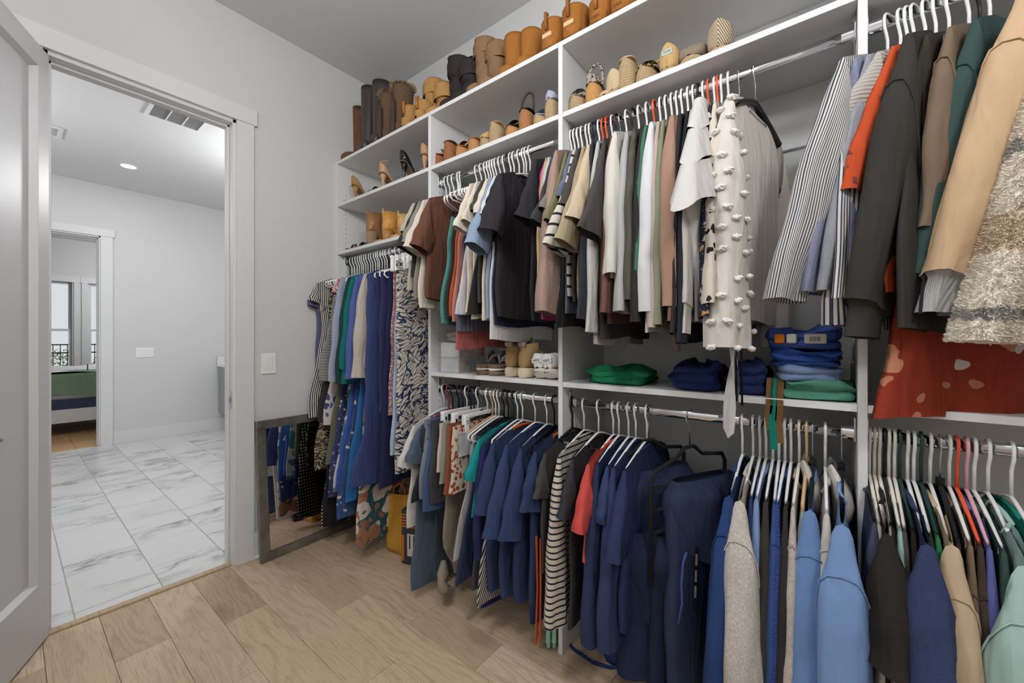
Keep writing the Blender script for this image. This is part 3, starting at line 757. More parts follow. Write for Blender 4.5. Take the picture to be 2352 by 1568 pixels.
# ---- long-hang bay beside the mirror
R = 'long'
gar(R, 724, 'tee', 'tee_shirt', 'dusty navy short-sleeved tee behind the striped dress by the wall', 'shirt', (92, 94, 124), 930, .16)
gar(R, 731, 'tee', 'striped_dress', 'black and white striped dress with chevron skirt hanging nearest the door wall', 'dress', (40, 40, 44), 964, .13, pat='vstripe', ps=.55, prof=[(0, .185), (.3, .17), (1, .25)], hw=.195, hang='black', fwd=.02)
gar(R, 735, 'sleeveless', 'print_dress', 'khaki and black tropical print dress beside the striped dress', 'dress', (176, 156, 124), 1087, pat='leaf', c2=(48, 44, 40), duty=.35, prof=FL, hw=.2)
gar(R, 741, 'sleeveless', 'sleeveless_dress', 'charcoal sleeveless dress next to the chevron striped dress', 'dress', (60, 57, 56), 975, prof=FL, hw=.21)
gar(R, 747, 'sleeveless', 'striped_jersey', 'black top with fine white horizontal stripes in the long-hang bay', 'top', (38, 36, 42), 880, pat='hstripe', ps=.42, duty=.45)
gar(R, 752, 'sleeveless', 'splash_dress', 'white dress with navy paint splashes and periwinkle hem', 'dress', (212, 200, 190), 981, pat='splash', c2=(70, 80, 140), duty=.4, prof=FL, hw=.22)
gar(R, 757, 'sleeveless', 'dotted_dress', 'black long dress with small white fan dots above the mirror edge', 'dress', (38, 36, 40), 1215, pat='dots', c2=(206, 196, 184), duty=.32, prof=FLW, hw=.2)
gar(R, 761, 'sleeveless', 'jersey_dress', 'heathered olive grey jersey dress', 'dress', (92, 92, 76), 1070, pat='heather', c2=(120, 120, 104), prof=FL, hw=.21)
gar(R, 766, 'sleeveless', 'floral_dress', 'navy sleeveless dress with tiny white blossoms', 'dress', (58, 62, 112), 1146, pat='floral', c2=(230, 214, 190), c3=(200, 190, 190), ps=.7, duty=.25, prof=FL, hw=.22)
gar(R, 771, 'tee', 'ruffle_blouse', 'white and brick red print blouse with ruffled short sleeve', 'blouse', (214, 190, 182), 860, .09, pat='leopard', c2=(168, 74, 66), duty=.42, flare=.6, ps=.6, cw=.1)
gar(R, 777, 'long', 'long_sleeve_top', 'light steel-blue long-sleeved top in the long-hang bay', 'top', (154, 162, 190), 865, 880)
gar(R, 782, 'sleeveless', 'floral_dress', 'pale dress with big teal leaf blotches', 'dress', (206, 206, 200), 1131, pat='splash', c2=(70, 128, 132), ps=1.6, duty=.5, prof=FL, hw=.21)
gar(R, 788, 'sleeveless', 'blue_dress', 'royal blue sleeveless dress between two patterned dresses', 'dress', (60, 88, 176), 1122, prof=FL, hw=.21)
gar(R, 793, 'long', 'sweater', 'bottle green long-sleeved sweater', 'sweater', (32, 66, 62), 880, 886, th=.03)
gar(R, 797, 'sleeveless', 'tropical_dress', 'navy dress with scattered gold and white lilies', 'dress', (56, 80, 130), 1195, pat='floral', c2=(226, 208, 170), c3=(100, 150, 190), ps=1.1, duty=.22, prof=FLW, hw=.21)
gar(R, 803, 'long', 'sweater', 'teal long-sleeved sweater with ribbed cuff', 'sweater', (20, 112, 110), 882, 886, cuffcol=1, th=.03)
gar(R, 809, 'sleeveless', 'blue_dress', 'bright cobalt sleeveless dress with white side stripe', 'dress', (44, 108, 176), 1160, prof=FL, hw=.2)
gar(R, 814, 'long', 'long_sleeve_top', 'periwinkle long-sleeved top beside the teal sweater', 'top', (78, 92, 158), 862, 874)
gar(R, 836, 'sleeveless', 'fluted_dress', 'dusty royal blue dress with fluted flared skirt', 'dress', (58, 72, 122), 1122, prof=[(0, .16), (.55, .17), (.68, .17), (1, .27)], hw=.22, amp=.02, th=.04, fwd=.03)
gar(R, 829, 'long', 'long_sleeve_top', 'heathered oatmeal long-sleeved top on a black hanger', 'top', (204, 192, 178), 850, 871, pat='heather', c2=(186, 172, 156), hang='velvet', th=.03)
gar(R, 823, 'sleeveless', 'floral_maxi_dress', 'white maxi dress with large teal and rust flowers almost reaching the floor', 'dress', (46, 92, 96), 1262, pat='floral', c2=(218, 208, 196), c3=(166, 110, 84), ps=2.2, duty=.60, prof=[(0, .16), (.4, .17), (1, .24)], hw=.21, amp=.022, th=.05)
gar(R, 846, 'drape', 'folded_trousers', 'short navy trousers folded over a hanger', 'trousers', (52, 50, 92), 700, prof=[(0, .17), (1, .17)], th=.03)
gar(R, 858, 'drape', 'wide_trousers', 'long navy wide-leg trousers beside the small red print skirt', 'trousers', (50, 50, 94), 950, prof=[(0, .17), (1, .19)], th=.035, amp=.014)
gar(R, 870, 'drape', 'maxi_skirt', 'dark navy maxi skirt below the leaf print skirt', 'skirt', (38, 40, 76), 1128, prof=[(0, .15), (1, .21)], th=.04, amp=.014)
gar(R, 882, 'skirt', 'print_skirt', 'dusty red skirt with tiny white print', 'skirt', (150, 96, 104), 960, pat='leopard', c2=(214, 190, 190), ps=.5, duty=.4, prof=[(0, .15), (1, .19)])
gar(R, 891, 'skirt', 'linen_skirt', 'pale sky blue linen skirt beside the leaf print skirt', 'skirt', (158, 182, 214), 1052, pat='denim', c2=(176, 196, 222), prof=[(0, .16), (1, .2)], th=.035)
gar(R, 908, 'skirt', 'leaf_print_skirt', 'navy skirt with large cream palm leaves hung by clips', 'skirt', (38, 50, 82), 1097, pat='leaf', c2=(206, 194, 176), duty=.30, prof=[(0, .20), (.5, .205), (1, .21)], th=.05, amp=.014, ps=1.15)
o_ = hanger('clip', R, YU(918), 0, label='white clip hanger with yellow size tab at the end of the long-hang rod')
MB().box(-.012, .012, -.01, .01, .004, .024, .003).build('size_tab', M['yell'], o_)

# ---- upper rod, narrow bay
R = 'up2'
gar(R, 941, 'tee', 'collared_tee', 'sage and cream short-sleeved top nearest the shoe shelves', 'shirt', (178, 176, 152), 669, 520, hang='velvet')
gar(R, 949, 'tee', 'tee_shirt', 'black short-sleeved tee between the sage and taupe tees', 'shirt', (52, 48, 48), 640, 560)
gar(R, 957, 'tee', 'tee_shirt', 'taupe grey short-sleeved tee with folded cuff', 'shirt', (134, 126, 116), 690, 548)
gar(R, 966, 'tee', 'tee_shirt', 'ivory short-sleeved tee next to the brown tee', 'shirt', CREAM, 712, 560)
gar(R, 979, 'tee', 'tee_shirt', 'chocolate brown short-sleeved tee', 'shirt', (104, 66, 52), 690, 556, th=.034)
gar(R, 1020, 'cami', 'camisole', 'dusty teal camisole with thin straps', 'camisole', (74, 134, 128), 749)
gar(R, 1031, 'cami', 'camisole', 'black satin camisole with lace trim', 'camisole', (54, 50, 48), 737)
gar(R, 1041, 'cami', 'camisole', 'rust orange camisole beside the dusty rose one', 'camisole', (178, 74, 46), 730)
gar(R, 1048, 'cami', 'camisole', 'dusty rose camisole with curved strap', 'camisole', (184, 128, 112), 742)
gar(R, 1054, 'cami', 'long_camisole', 'brick rose long camisole hanging lowest on the narrow bay rod', 'camisole', (164, 86, 80), 805, hang='white')
gar(R, 1060, 'cami', 'camisole', 'slate grey pleated camisole', 'camisole', (96, 98, 112), 762, pat='rib', ps=5)
gar(R, 1066, 'sleeveless', 'tank_top', 'pale lavender white tank top', 'top', (206, 200, 208), 723)
gar(R, 1075, 'tee', 'blouse', 'ivory short-sleeved blouse with visible white hanger', 'blouse', (226, 212, 192), 718, 510, hang='ivory')
o_ = gar(R, 1085, 'tee', 'blouse', 'ivory blouse with a hanging price tag', 'blouse', (220, 206, 186), 735, 495)
MB().box(-.208, -.20, -.02, .014, -.40, -.315).build('price_tag', M['wplast'], o_)
gar(R, 1093, 'sleeveless', 'tank_top', 'black tank top in the narrow bay', 'top', (44, 42, 42), 725, hang='black')
gar(R, 1100, 'tee', 'tee_shirt', 'dark charcoal tee behind the dusty blue tee', 'shirt', (66, 62, 60), 700, 470)
gar(R, 1108, 'tee', 'tee_shirt', 'cream tee with ribbed hem behind the dusty blue tee', 'shirt', (222, 208, 186), 742, 478)
gar(R, 1120, 'tee', 'tee_shirt', 'dusty blue short-sleeved tee with bright blue lining', 'shirt', (130, 148, 178), 738, 555, th=.036, sw=.07)
gar(R, 1131, 'tee', 'tee_shirt', 'long white tee showing below the black tee', 'shirt', (214, 212, 210), 787, 480)
gar(R, 1137, 'tee', 'tee_shirt', 'dark navy tee with its hem below the black tee', 'shirt', (36, 40, 60), 752, 470)
gar(R, 1146, 'tee', 'tee_shirt', 'black short-sleeved tee with its whole side showing next to the panel', 'shirt', (48, 45, 48), 732, 520, th=.045, sw=.08, hang='ivory', hw=.20, amp=.008)
tg_ = [o for o in COL.objects if o.get('label', '').startswith('sage and cream short')][0]
MB().box(-.21, -.208, -.014, .006, -.44, -.34).build('hang_tag', M['ivory'], tg_)
# spare hangers
for u, t_ in ((1052, 'empty white hanger beside the dusty rose camisole hanger on the narrow bay rod'), (1058, 'empty white hanger beside the lavender tank hanger on the narrow bay rod')): hanger('white', R, onX(u, 400, XR).y, radians(25), label=t_)

# ---- upper rod, wide bay
R = 'up3'
gar(R, 1231, 'tee', 'tee_shirt', 'black tee at the panel end of the wide bay', 'shirt', (44, 44, 48), 742, 490, fwd=.015)
gar(R, 1239, 'tee', 'tee_shirt', 'hot pink tee peeking out below a black sleeve', 'shirt', (214, 70, 138), 735, .20, a0=10, hw=.18, cw=.10)
gar(R, 1246, 'long', 'cardigan', 'camel tan cardigan beside the ice blue top', 'cardigan', (190, 158, 112), 706, 700)
gar(R, 1254, 'long', 'long_sleeve_top', 'pale ice blue long-sleeved top', 'top', (186, 198, 202), 690, 662)
gar(R, 1263, 'tee', 'tee_shirt', 'faded black tee beside the pink waffle knit', 'shirt', (62, 60, 62), 720, 500)
gar(R, 1272, 'tee', 'tee_shirt', 'taupe grey tee beside the pink waffle knit', 'shirt', (126, 116, 108), 722, 470)
gar(R, 1284, 'long', 'waffle_sweater', 'blush pink waffle knit sweater with wide sleeve', 'sweater', (206, 164, 146), 715, 722, pat='waffle', a0=11, cw=.12, th=.034, sw=.05, fwd=.03, big=True)
gar(R, 1292, 'tee', 'tee_shirt', 'olive green tee beside the pink waffle knit', 'shirt', (114, 112, 76), 700, 500)
gar(R, 1299, 'sleeveless', 'tank_top', 'long black tank top in the wide bay', 'top', (42, 42, 44), 756, hang='black')
gar(R, 1306, 'tee', 'tee_shirt', 'faded denim blue tee', 'shirt', (98, 104, 126), 726, 440, hang='navy')
gar(R, 1314, 'tee', 'striped_tee', 'cream tee with thin black horizontal stripes', 'shirt', (206, 198, 184), 692, 560, pat='hstripe', ps=1.7, duty=.24, c2=(38, 38, 42), g=None)
gar(R, 1323, 'tee', 'tee_shirt', 'charcoal tee with wide angled sleeve', 'shirt', (72, 68, 64), 700, 460, hang='orange')
gar(R, 1333, 'tee', 'tee_shirt', 'khaki tee with rolled cuff', 'shirt', (160, 144, 112), 720, 550, hang='orange')
gar(R, 1346, 'tee', 'tee_shirt', 'beige tee with folded short sleeve', 'shirt', (204, 178, 144), 660, 495, th=.034, sw=.05)
gar(R, 1356, 'tee', 'beaded_tee', 'dark navy tee with a beaded cuff', 'shirt', (52, 54, 64), 700, 690, a0=10, hang='black')
gar(R, 1366, 'long', 'long_sleeve_top', 'pale grey long-sleeved top hanging lowest beside the charcoal polo', 'top', (190, 188, 182), 795, 765, hang='velvet')
gar(R, 1381, 'tee', 'polo_shirt', 'charcoal polo shirt with collar', 'shirt', (72, 68, 68), 780, 525, th=.034)
gar(R, 1396, 'long', 'long_sleeve_top', 'dark rust brown top between the charcoal polo and the cream sweater', 'top', (110, 76, 66), 745, 720, hang='black')
gar(R, 1412, 'long', 'sweater', 'cream ribbed long-sleeved sweater', 'sweater', (216, 208, 196), 640, 628, th=.034, cw=.10, sw=.05, fwd=.02, big=True)
gar(R, 1432, 'long', 'long_sleeve_top', 'silver grey long-sleeved top behind the olive charcoal sweater', 'top', (172, 170, 168), 700, 716)
gar(R, 1450, 'long', 'sweater', 'olive charcoal long-sleeved sweater with ribbed hem', 'sweater', (88, 86, 76), 697, 690, th=.034, pat='rib', ps=4, hang='orange')
gar(R, 1466, 'long', 'sweater', 'black ribbed long-sleeved sweater next to the green one', 'sweater', (52, 50, 48), 745, 742, th=.03, pat='rib', ps=4)
gar(R, 1480, 'long', 'long_sleeve_top', 'forest green long-sleeved top', 'top', (66, 112, 92), 690, 704)
gar(R, 1495, 'long', 'long_sleeve_top', 'bright white long-sleeved top with tapered sleeve', 'top', (218, 218, 222), 770, 718, cw=.095, sw=.045, fwd=.01, big=True)
gar(R, 1508, 'long', 'long_sleeve_top', 'greige blush long-sleeved top', 'top', (184, 160, 148), 760, 755)
gar(R, 1521, 'long', 'long_sleeve_top', 'sage olive long-sleeved top', 'top', (128, 132, 108), 740, 748)
gar(R, 1536, 'long', 'long_sleeve_top', 'rosy mauve brown long-sleeved top', 'top', (162, 124, 106), 700, 706, cw=.1, th=.032, sw=.05, fwd=.01, big=True)
rb_ = gar(R, 1550, 'long', 'long_sleeve_top', 'dark rose brown long-sleeved top', 'top', (120, 88, 80), 735, 740)
MB().tube([(-.19, 0, -.70), (-.192, .004, -.78), (-.188, 0, -.85)], [.010, .012, .009], 6).build('hanging_ribbon', fab((120, 92, 88)), rb_, True); MB().box(-.205, -.203, -.012, .012, -.74, -.715).build('size_tag', M['wplast'], rb_)
gar(R, 1562, 'long', 'long_sleeve_top', 'black long-sleeved top beside the rose brown top', 'top', (48, 46, 46), 760, 768, hang='black')
gar(R, 1575, 'long', 'long_sleeve_top', 'long black top behind the tiered white blouse', 'top', (40, 42, 50), 790, 790)
gar(R, 1588, 'long', 'sweater', 'stone grey sweater with rolled cuff behind the tiered white blouse', 'sweater', (196, 190, 178), 740, 768, cuffcol=1, hang='orange')
o_ = gar(R, 1604, 'tee', 'tiered_blouse', 'white blouse with tiered ruffle sleeve', 'blouse', (208, 204, 198), 740, .10, th=.03)
mt = fab((208, 204, 198))
for k, (t0, t1) in enumerate(((0, .30), (.30, .62), (.62, 1.0))):      # three gathered tiers, each flaring a little from the one above
    rings = []
    for i in range(5):
        q = i / 4; t = t0 + (t1 - t0) * q; wx = .035 + .080 * t + .002 * q; cx = -.175 - .085 * t
        rings.append([(cx + cos(2 * pi * j / 28) * wx, sin(2 * pi * j / 28) * (.018 + .03 * t + .004 * q) + .005 * t * sin(5 * 2 * pi * j / 28), ZG - .045 - .25 * t - .05 * t * (1 - cos(2 * pi * j / 28)) + .008 * q * sin(3 * 2 * pi * j / 28 + k)) for j in range(28)])
    MB().loft(rings, False, False).build('sleeve_tier', mt, o_, True)
rings = [[(-.20 + .055 * t + cos(2 * pi * j / 20) * (.075 - .035 * t), sin(2 * pi * j / 20) * (.035 - .012 * t) + .012 * sin(4 * t), ZG - .27 - .40 * t) for j in range(20)] for t in (0, .2, .4, .6, .8, 1)]
MB().loft(rings, False, False).build('sleeve_tail', mt, o_, True)
lace = MB()
for k in range(16):
    a_ = 2 * pi * k / 16; lace.tube([(-.19 + cos(a_ + q * .4) * .062, sin(a_ + q * .4) * .036, ZG - .30 - .014 * r_) for q, r_ in ((0, 0), (.5, .8), (1, 0), (.5, 1.8), (0, 1))], .0022, 4)
lace.build('lace_edging', fab((206, 200, 190)), o_, True)
hanger('orange', R, YU(1612)); 
gar(R, 1622, 'long', 'floral_blouse', 'navy blouse with small orange and white flowers and lace hem', 'blouse', (40, 42, 62), 732, 730, pat='floral', c2=(206, 140, 70), c3=(200, 194, 186), ps=.62, duty=.3, th=.03)
gar(R, 1640, 'long', 'spotted_blouse', 'cream blouse with black brush spots', 'blouse', (220, 206, 188), 705, 702, pat='spots', c2=(44, 40, 40), duty=.33, a0=9, cw=.1, th=.032)
o_ = gar(R, 1668, 'sleeveless', 'tie_blouse', 'sheer white blouse with long tails hanging past the shelf edge', 'blouse', (222, 218, 212), 770, hang='velvet', th=.026)
for s, l, w_ in ((-.20, .66, .04), (-.15, .60, .045)):
    V = []; F = []
    for i in range(13):
        t = i / 12
        for j in range(4):
            V.append((s + (j / 3 - .5) * w_ * 2 * (1 - .4 * t) + .02 * t, -.02 + .008 * sin(6 * t + j) + .01 * j * t, NECK - .58 - (l - .28) * t - .02 * (j == 1) * t))
        if i:
            for j in range(3): a = (i - 1) * 4 + j; F.append((a, a + 1, a + 5, a + 4))
    mesh_obj('tail', V, F, fab((226, 222, 218)), o_, True)
MB().tube([(-.16, -.018, NECK - .62), (-.165, -.02, NECK - .74), (-.16, -.02, NECK - .88)], .003, 6).tube([(-.11, -.02, NECK - .62), (-.11, -.024, NECK - .74), (-.10, -.024, NECK - .9)], .003, 6).build('cord', fab((36, 36, 44)), o_, True)
o_ = gar(R, 1716, 'long', 'pompom_blouse', 'off-white sheer blouse dotted with fluffy tufts beside the empty rod', 'blouse', (222, 212, 200), 742, 800, hang='wide', th=.035, hw=.20, cw=.12, a0=5, neck=(.095, .08, .05), bow=.06, sw=.085, amp=.008, y=.164, yaw=-12, big=True)
POM = o_

# ---- upper rod beyond the panel (hangers turned towards the open room)
R = 'up4'
def g4(y, u, *a, **k): return gar(R, u, *a, y=y, **{**dict(yaw=-28, swing=.075, hw=.205), **k})
g4(-.128, 1925, 'long', 'striped_shirt', 'white shirt with fine navy stripes and open buttoned cuff', 'shirt', (216, 212, 206), .62, .56, pat='vstripe', c2=(64, 66, 82), ps=.34, duty=.40, cuffcol=None, cw=.11, a0=10, swing=.10, fwd=.02, big=True, sw=.06)
g4(-.152, 1950, 'long', 'chambray_shirt', 'violet blue chambray shirt beside the striped shirt', 'shirt', (124, 126, 156), .62, .54, pat='denim', c2=(150, 152, 182), cw=.10)
g4(-.176, 1985, 'long', 'chambray_shirt', 'faded grey chambray shirt with crumpled cuff', 'shirt', (134, 136, 146), .62, .54, pat='denim', c2=(164, 166, 174), cw=.10, swing=.06)
g4(-.196, 2010, 'tee', 'rib_cardigan', 'pale ribbed knit top with cream shading', 'top', (190, 180, 172), .6, .20, pat='hrib', ps=1.2, th=.04, sw=.05)
g4(-.214, 2030, 'tee', 'floral_blouse', 'bright orange floral blouse sleeve beside the black sweater', 'blouse', (206, 74, 36), .62, .32, pat='floral', c2=(226, 214, 204), c3=(80, 60, 70), ps=1.6, duty=.26, a0=14, swing=.06, cw=.10)
g4(-.236, 2050, 'sweat', 'sweater', 'black sweater with wide ribbed cuff hanging over the striped ruffle', 'sweater', (56, 54, 51), .70, .65, th=.045, sw=.06, cw=.15, cuffcol=1, fwd=.03, big=True)
g4(-.268, 2100, 'long', 'sweater', 'dark olive brown sweater behind the taupe sweatshirt', 'sweater', (58, 52, 44), .64, .5, th=.034)
g4(-.300, 2130, 'sweat', 'sweatshirt', 'taupe brown sweatshirt next to the dark green one', 'sweatshirt', (118, 98, 80), .5, .42, th=.05, swing=.02)
g4(-.340, 2200, 'sweat', 'sweatshirt', 'dark green sweatshirt beside the tan one', 'sweatshirt', (54, 76, 72), .66, .60, th=.05, sw=.05, cuffcol=1)
g4(-.385, 2260, 'sweat', 'sweatshirt', 'tan sweatshirt with light grey ribbed cuff', 'sweatshirt', (206, 166, 126), .64, .60, th=.055, sw=.085, cw=.13, cuffcol=(178, 176, 174), swing=.11, fwd=.04, big=True)
g4(-.430, 2300, 'sweat', 'sweatshirt', 'pale beige sweatshirt between the tan one and the sherpa coat', 'sweatshirt', (206, 176, 146), .66, .6, th=.05, sw=.05, swing=.01)
sh = g4(-.455, 2330, 'sweat', 'sherpa_coat', 'fluffy sherpa coat in cream and brown plaid with grey lines', 'coat', (246, 236, 220), .70, .66, pat='plaid', c2=(212, 184, 152), c3=(140, 138, 138), g=1.22, th=.06, sw=.075, cw=.12, swing=.11, amp=.006, fwd=.07, big=True)
g4(-.545, 2350, 'sweat', 'jacket', 'mustard brown jacket beyond the sherpa coat', 'jacket', (178, 128, 66), .70, .6, th=.05, swing=.06)
# ruffled striped cuffs and the red chiffon blouse that hang lower
gar(R, 1960, 'long', 'striped_blouse', 'white blouse with navy stripes and gathered ruffle cuff', 'blouse', (214, 208, 198), .70, .62, pat='vstripe', c2=(58, 60, 80), ps=.8, duty=.42, y=-.164, yaw=-28, swing=.055, flare=1.2, cw=.12, a0=3)
ch = gar(R, 2200, 'sleeveless', 'chiffon_blouse', 'sheer red chiffon blouse with white lilies drooping over the shelf', 'blouse', (150, 52, 34), .90, pat='floral', c2=(216, 200, 188), c3=(206, 130, 96), ps=3.4, duty=.30, y=-.262, x=-.045, yaw=-58, th=.03, amp=.03, big=True, prof=[(0, .10), (.55, .13), (.72, .17), (1, .20)], hang=None)
gar(R, 2150, 'sleeveless', 'tank_top', 'black top hanging in front of the red chiffon', 'top', (36, 34, 36), .66, y=-.285, yaw=-28, hang='black')

# ---- lower rod, narrow bay
R = 'low2'
gar(R, 944, 'tee', 'tee_shirt', 'white tee beside the yellow tote bag', 'shirt', (214, 210, 206), 1225, .2)
gar(R, 955, 'tee', 'tee_dress', 'long slate blue tee dress beside the white tee', 'dress', (78, 94, 110), 1368, .17, th=.035, prof=[(0, .19), (.3, .2), (1, .23)], hang='magenta')
gar(R, 964, 'sleeveless', 'tank_top', 'black tank top behind the frayed denim', 'top', (46, 46, 50), 1160, hang='black')
gar(R, 978, 'skirt', 'denim_shorts', 'pale frayed denim shorts with blue spots', 'shorts', (120, 128, 140), 1155, pat='spots', c2=(60, 80, 120), duty=.22, prof=[(0, .16), (1, .19)], th=.035, hang='black', fwd=.055)
gar(R, 988, 'skirt', 'denim_skirt', 'dark blue denim skirt with frayed hem', 'skirt', (52, 78, 116), 1182, pat='denim', c2=(86, 112, 150), prof=[(0, .16), (1, .2)], hang='navy', fwd=.055)
gar(R, 997, 'skirt', 'trouser_shorts', 'charcoal tailored shorts next to the frayed denim', 'shorts', (70, 68, 72), 1165, prof=[(0, .17), (1, .18)], hang='clip', fwd=.055)
gar(R, 1006, 'skirt', 'maxi_skirt', 'long taupe jersey skirt knotted at the hem', 'skirt', (136, 122, 108), 1350, pat='heather', c2=(152, 138, 124), prof=[(0, .14), (.8, .17), (1, .12)], amp=.02, th=.045, hang='black')
KN = onX(1018, 1365, 1.24); kn = MB()
kn.tube([(KN.x + .02, KN.y + .02, .20), (KN.x, KN.y, .155), (KN.x - .02, KN.y - .01, .13), (KN.x - .012, KN.y - .022, .10), (KN.x - .02, KN.y - .03, .075)], [.012, .028, .018, .030, .007], 10)
kt = bpy.data.objects[[o.name for o in COL.objects if o.name.startswith('maxi_skirt')][-1]]
kq = kn.build('knot', fab((136, 122, 108), 'heather', (152, 138, 124)), None, True); kq.parent = kt; kq.matrix_parent_inverse = Matrix.Translation(kt.location).inverted() if abs(kt.rotation_euler.z) < 1e-6 else (Matrix.Translation(kt.location) @ Matrix.Rotation(kt.rotation_euler.z, 4, 'Z')).inverted()
gar(R, 1014, 'skirt', 'chino_shorts', 'cream chino shorts in the narrow bay', 'shorts', (206, 192, 172), 1090, prof=[(0, .16), (1, .18)], hang='navy', fwd=.055)
gar(R, 1023, 'skirt', 'cargo_shorts', 'sage khaki shorts with gathered waist', 'shorts', (142, 140, 124), 1116, prof=[(0, .16), (1, .185)], th=.04, fwd=.055)
gar(R, 1032, 'skirt', 'rust_skirt', 'rust brown skirt next to the leopard print', 'skirt', (150, 82, 52), 1140, prof=[(0, .16), (1, .18)], hang='velvet', fwd=.055)
gar(R, 1045, 'skirt', 'leopard_skirt', 'cream skirt with rust leopard spots', 'skirt', (214, 196, 174), 1138, pat='leopard', c2=(158, 70, 44), duty=.42, prof=[(0, .17), (1, .19)], th=.04, fwd=.055)
gar(R, 1057, 'drape', 'striped_scarf', 'navy and white striped top folded over a hanger', 'top', (52, 68, 110), 1010, pat='dstripe', ps=.4, prof=[(0, .16), (1, .16)], hang='tan', fwd=.055)
gar(R, 1064, 'sleeveless', 'tank_top', 'pale grey long top beside the charcoal trousers', 'top', (168, 164, 162), 1290)
gar(R, 1072, 'sleeveless', 'tank_top', 'navy long top beside the charcoal trousers', 'top', (46, 56, 84), 1345)
gar(R, 1084, 'drape', 'folded_trousers', 'heathered charcoal trousers hanging near the floor', 'trousers', (84, 82, 88), 1372, pat='heather', c2=(70, 68, 74), prof=[(0, .18), (1, .2)], th=.04, hang='black')
gar(R, 1094, 'tee', 'tee_shirt', 'bright teal tee with its sleeve beside the scrub tops', 'shirt', (20, 142, 142), 1200, 1115, th=.03, hang='black')
gar(R, 1106, 'long', 'jersey_dress', 'inky navy jersey dress touching the lower rod shadow', 'dress', (42, 42, 92), 1418, 1300, prof=[(0, .18), (1, .2)], hang='green')
gar(R, 1116, 'sleeveless', 'zebra_top', 'black and white striped jersey showing under the scrubs', 'top', (206, 196, 186), 1400, pat='dstripe', c2=(50, 48, 52), ps=1.2, hang='white')
SCR = dict(th=.045, a0=22, cw=.17, sw=.055, amp=.013, g=.95)
gar(R, 1128, 'tee', 'scrub_shirt', 'navy scrub top with orange neckline farthest from the panel', 'scrubs', (50, 63, 100), 1378, 1185, nbcol=(206, 84, 30), **SCR)
gar(R, 1158, 'tee', 'scrub_shirt', 'navy scrub top between two other scrub tops', 'scrubs', (52, 67, 106), 1394, 1232, **SCR)
gar(R, 1186, 'tee', 'scrub_shirt', 'navy scrub top with stitched sleeve seam', 'scrubs', (49, 63, 102), 1402, 1235, **SCR)
gar(R, 1204, 'drape', 'scrub_trousers', 'navy scrub trousers reaching nearest the floor in the narrow bay', 'trousers', (40, 56, 100), 1465, prof=[(0, .15), (1, .17)], th=.04, hang='black')
o_ = gar(R, 1222, 'tee', 'scrub_shirt', 'navy scrub top with orange collar next to the panel', 'scrubs', (48, 62, 98), 1405, 1180, hang='velvet', nbcol=(206, 84, 30), **SCR)
om = fab((206, 84, 30))
MB().tube([(-.205, -.034, -.47), (-.208, -.036, -.66), (-.203, -.030, -.85)], .0042, 5).tube([(-.20, -.012, -.47), (-.198, -.016, -.66), (-.20, -.008, -.87)], .0042, 5).build('drawstring', om, o_)

# ---- lower rod, wide bay
R = 'low3'
gar(R, 1248, 'tee', 'tee_shirt', 'charcoal tee beside the cream striped shirt', 'shirt', (70, 68, 68), 1330, 1155, hang='black')
gar(R, 1276, 'long', 'striped_shirt', 'cream long-sleeved shirt with navy horizontal stripes', 'shirt', (214, 198, 176), 1440, 1455, pat='hstripe', c2=(40, 42, 58), ps=.95, duty=.30, th=.045, cw=.09, sw=.05)
gar(R, 1312, 'tee', 'long_tee', 'charcoal black long tee behind the coral tee', 'shirt', (58, 56, 60), 1455, 1200, th=.03)
gar(R, 1348, 'tee', 'tee_shirt', 'coral red short-sleeved tee', 'shirt', (216, 74, 66), 1290, 1222, th=.04, a0=24, cw=.15, sw=.05, fwd=.02, big=True)
gar(R, 1362, 'long', 'long_sleeve_top', 'navy long-sleeved top next to the coral tee', 'top', (46, 56, 92), 1470, 1500, th=.04, sw=.045)
gar(R, 1386, 'tee', 'tee_shirt', 'navy short-sleeved tee between two navy long-sleeved tops', 'shirt', (52, 66, 106), 1400, 1212, th=.035, a0=18)
gar(R, 1404, 'long', 'long_sleeve_top', 'navy long-sleeved top with knotted cuff', 'top', (52, 62, 102), 1500, 1515, th=.05, sw=.05, cw=.1)
gar(R, 1432, 'tee', 'tee_shirt', 'navy tee beside the tiered trouser hanger', 'shirt', (44, 54, 92), 1470, 1290, th=.04)
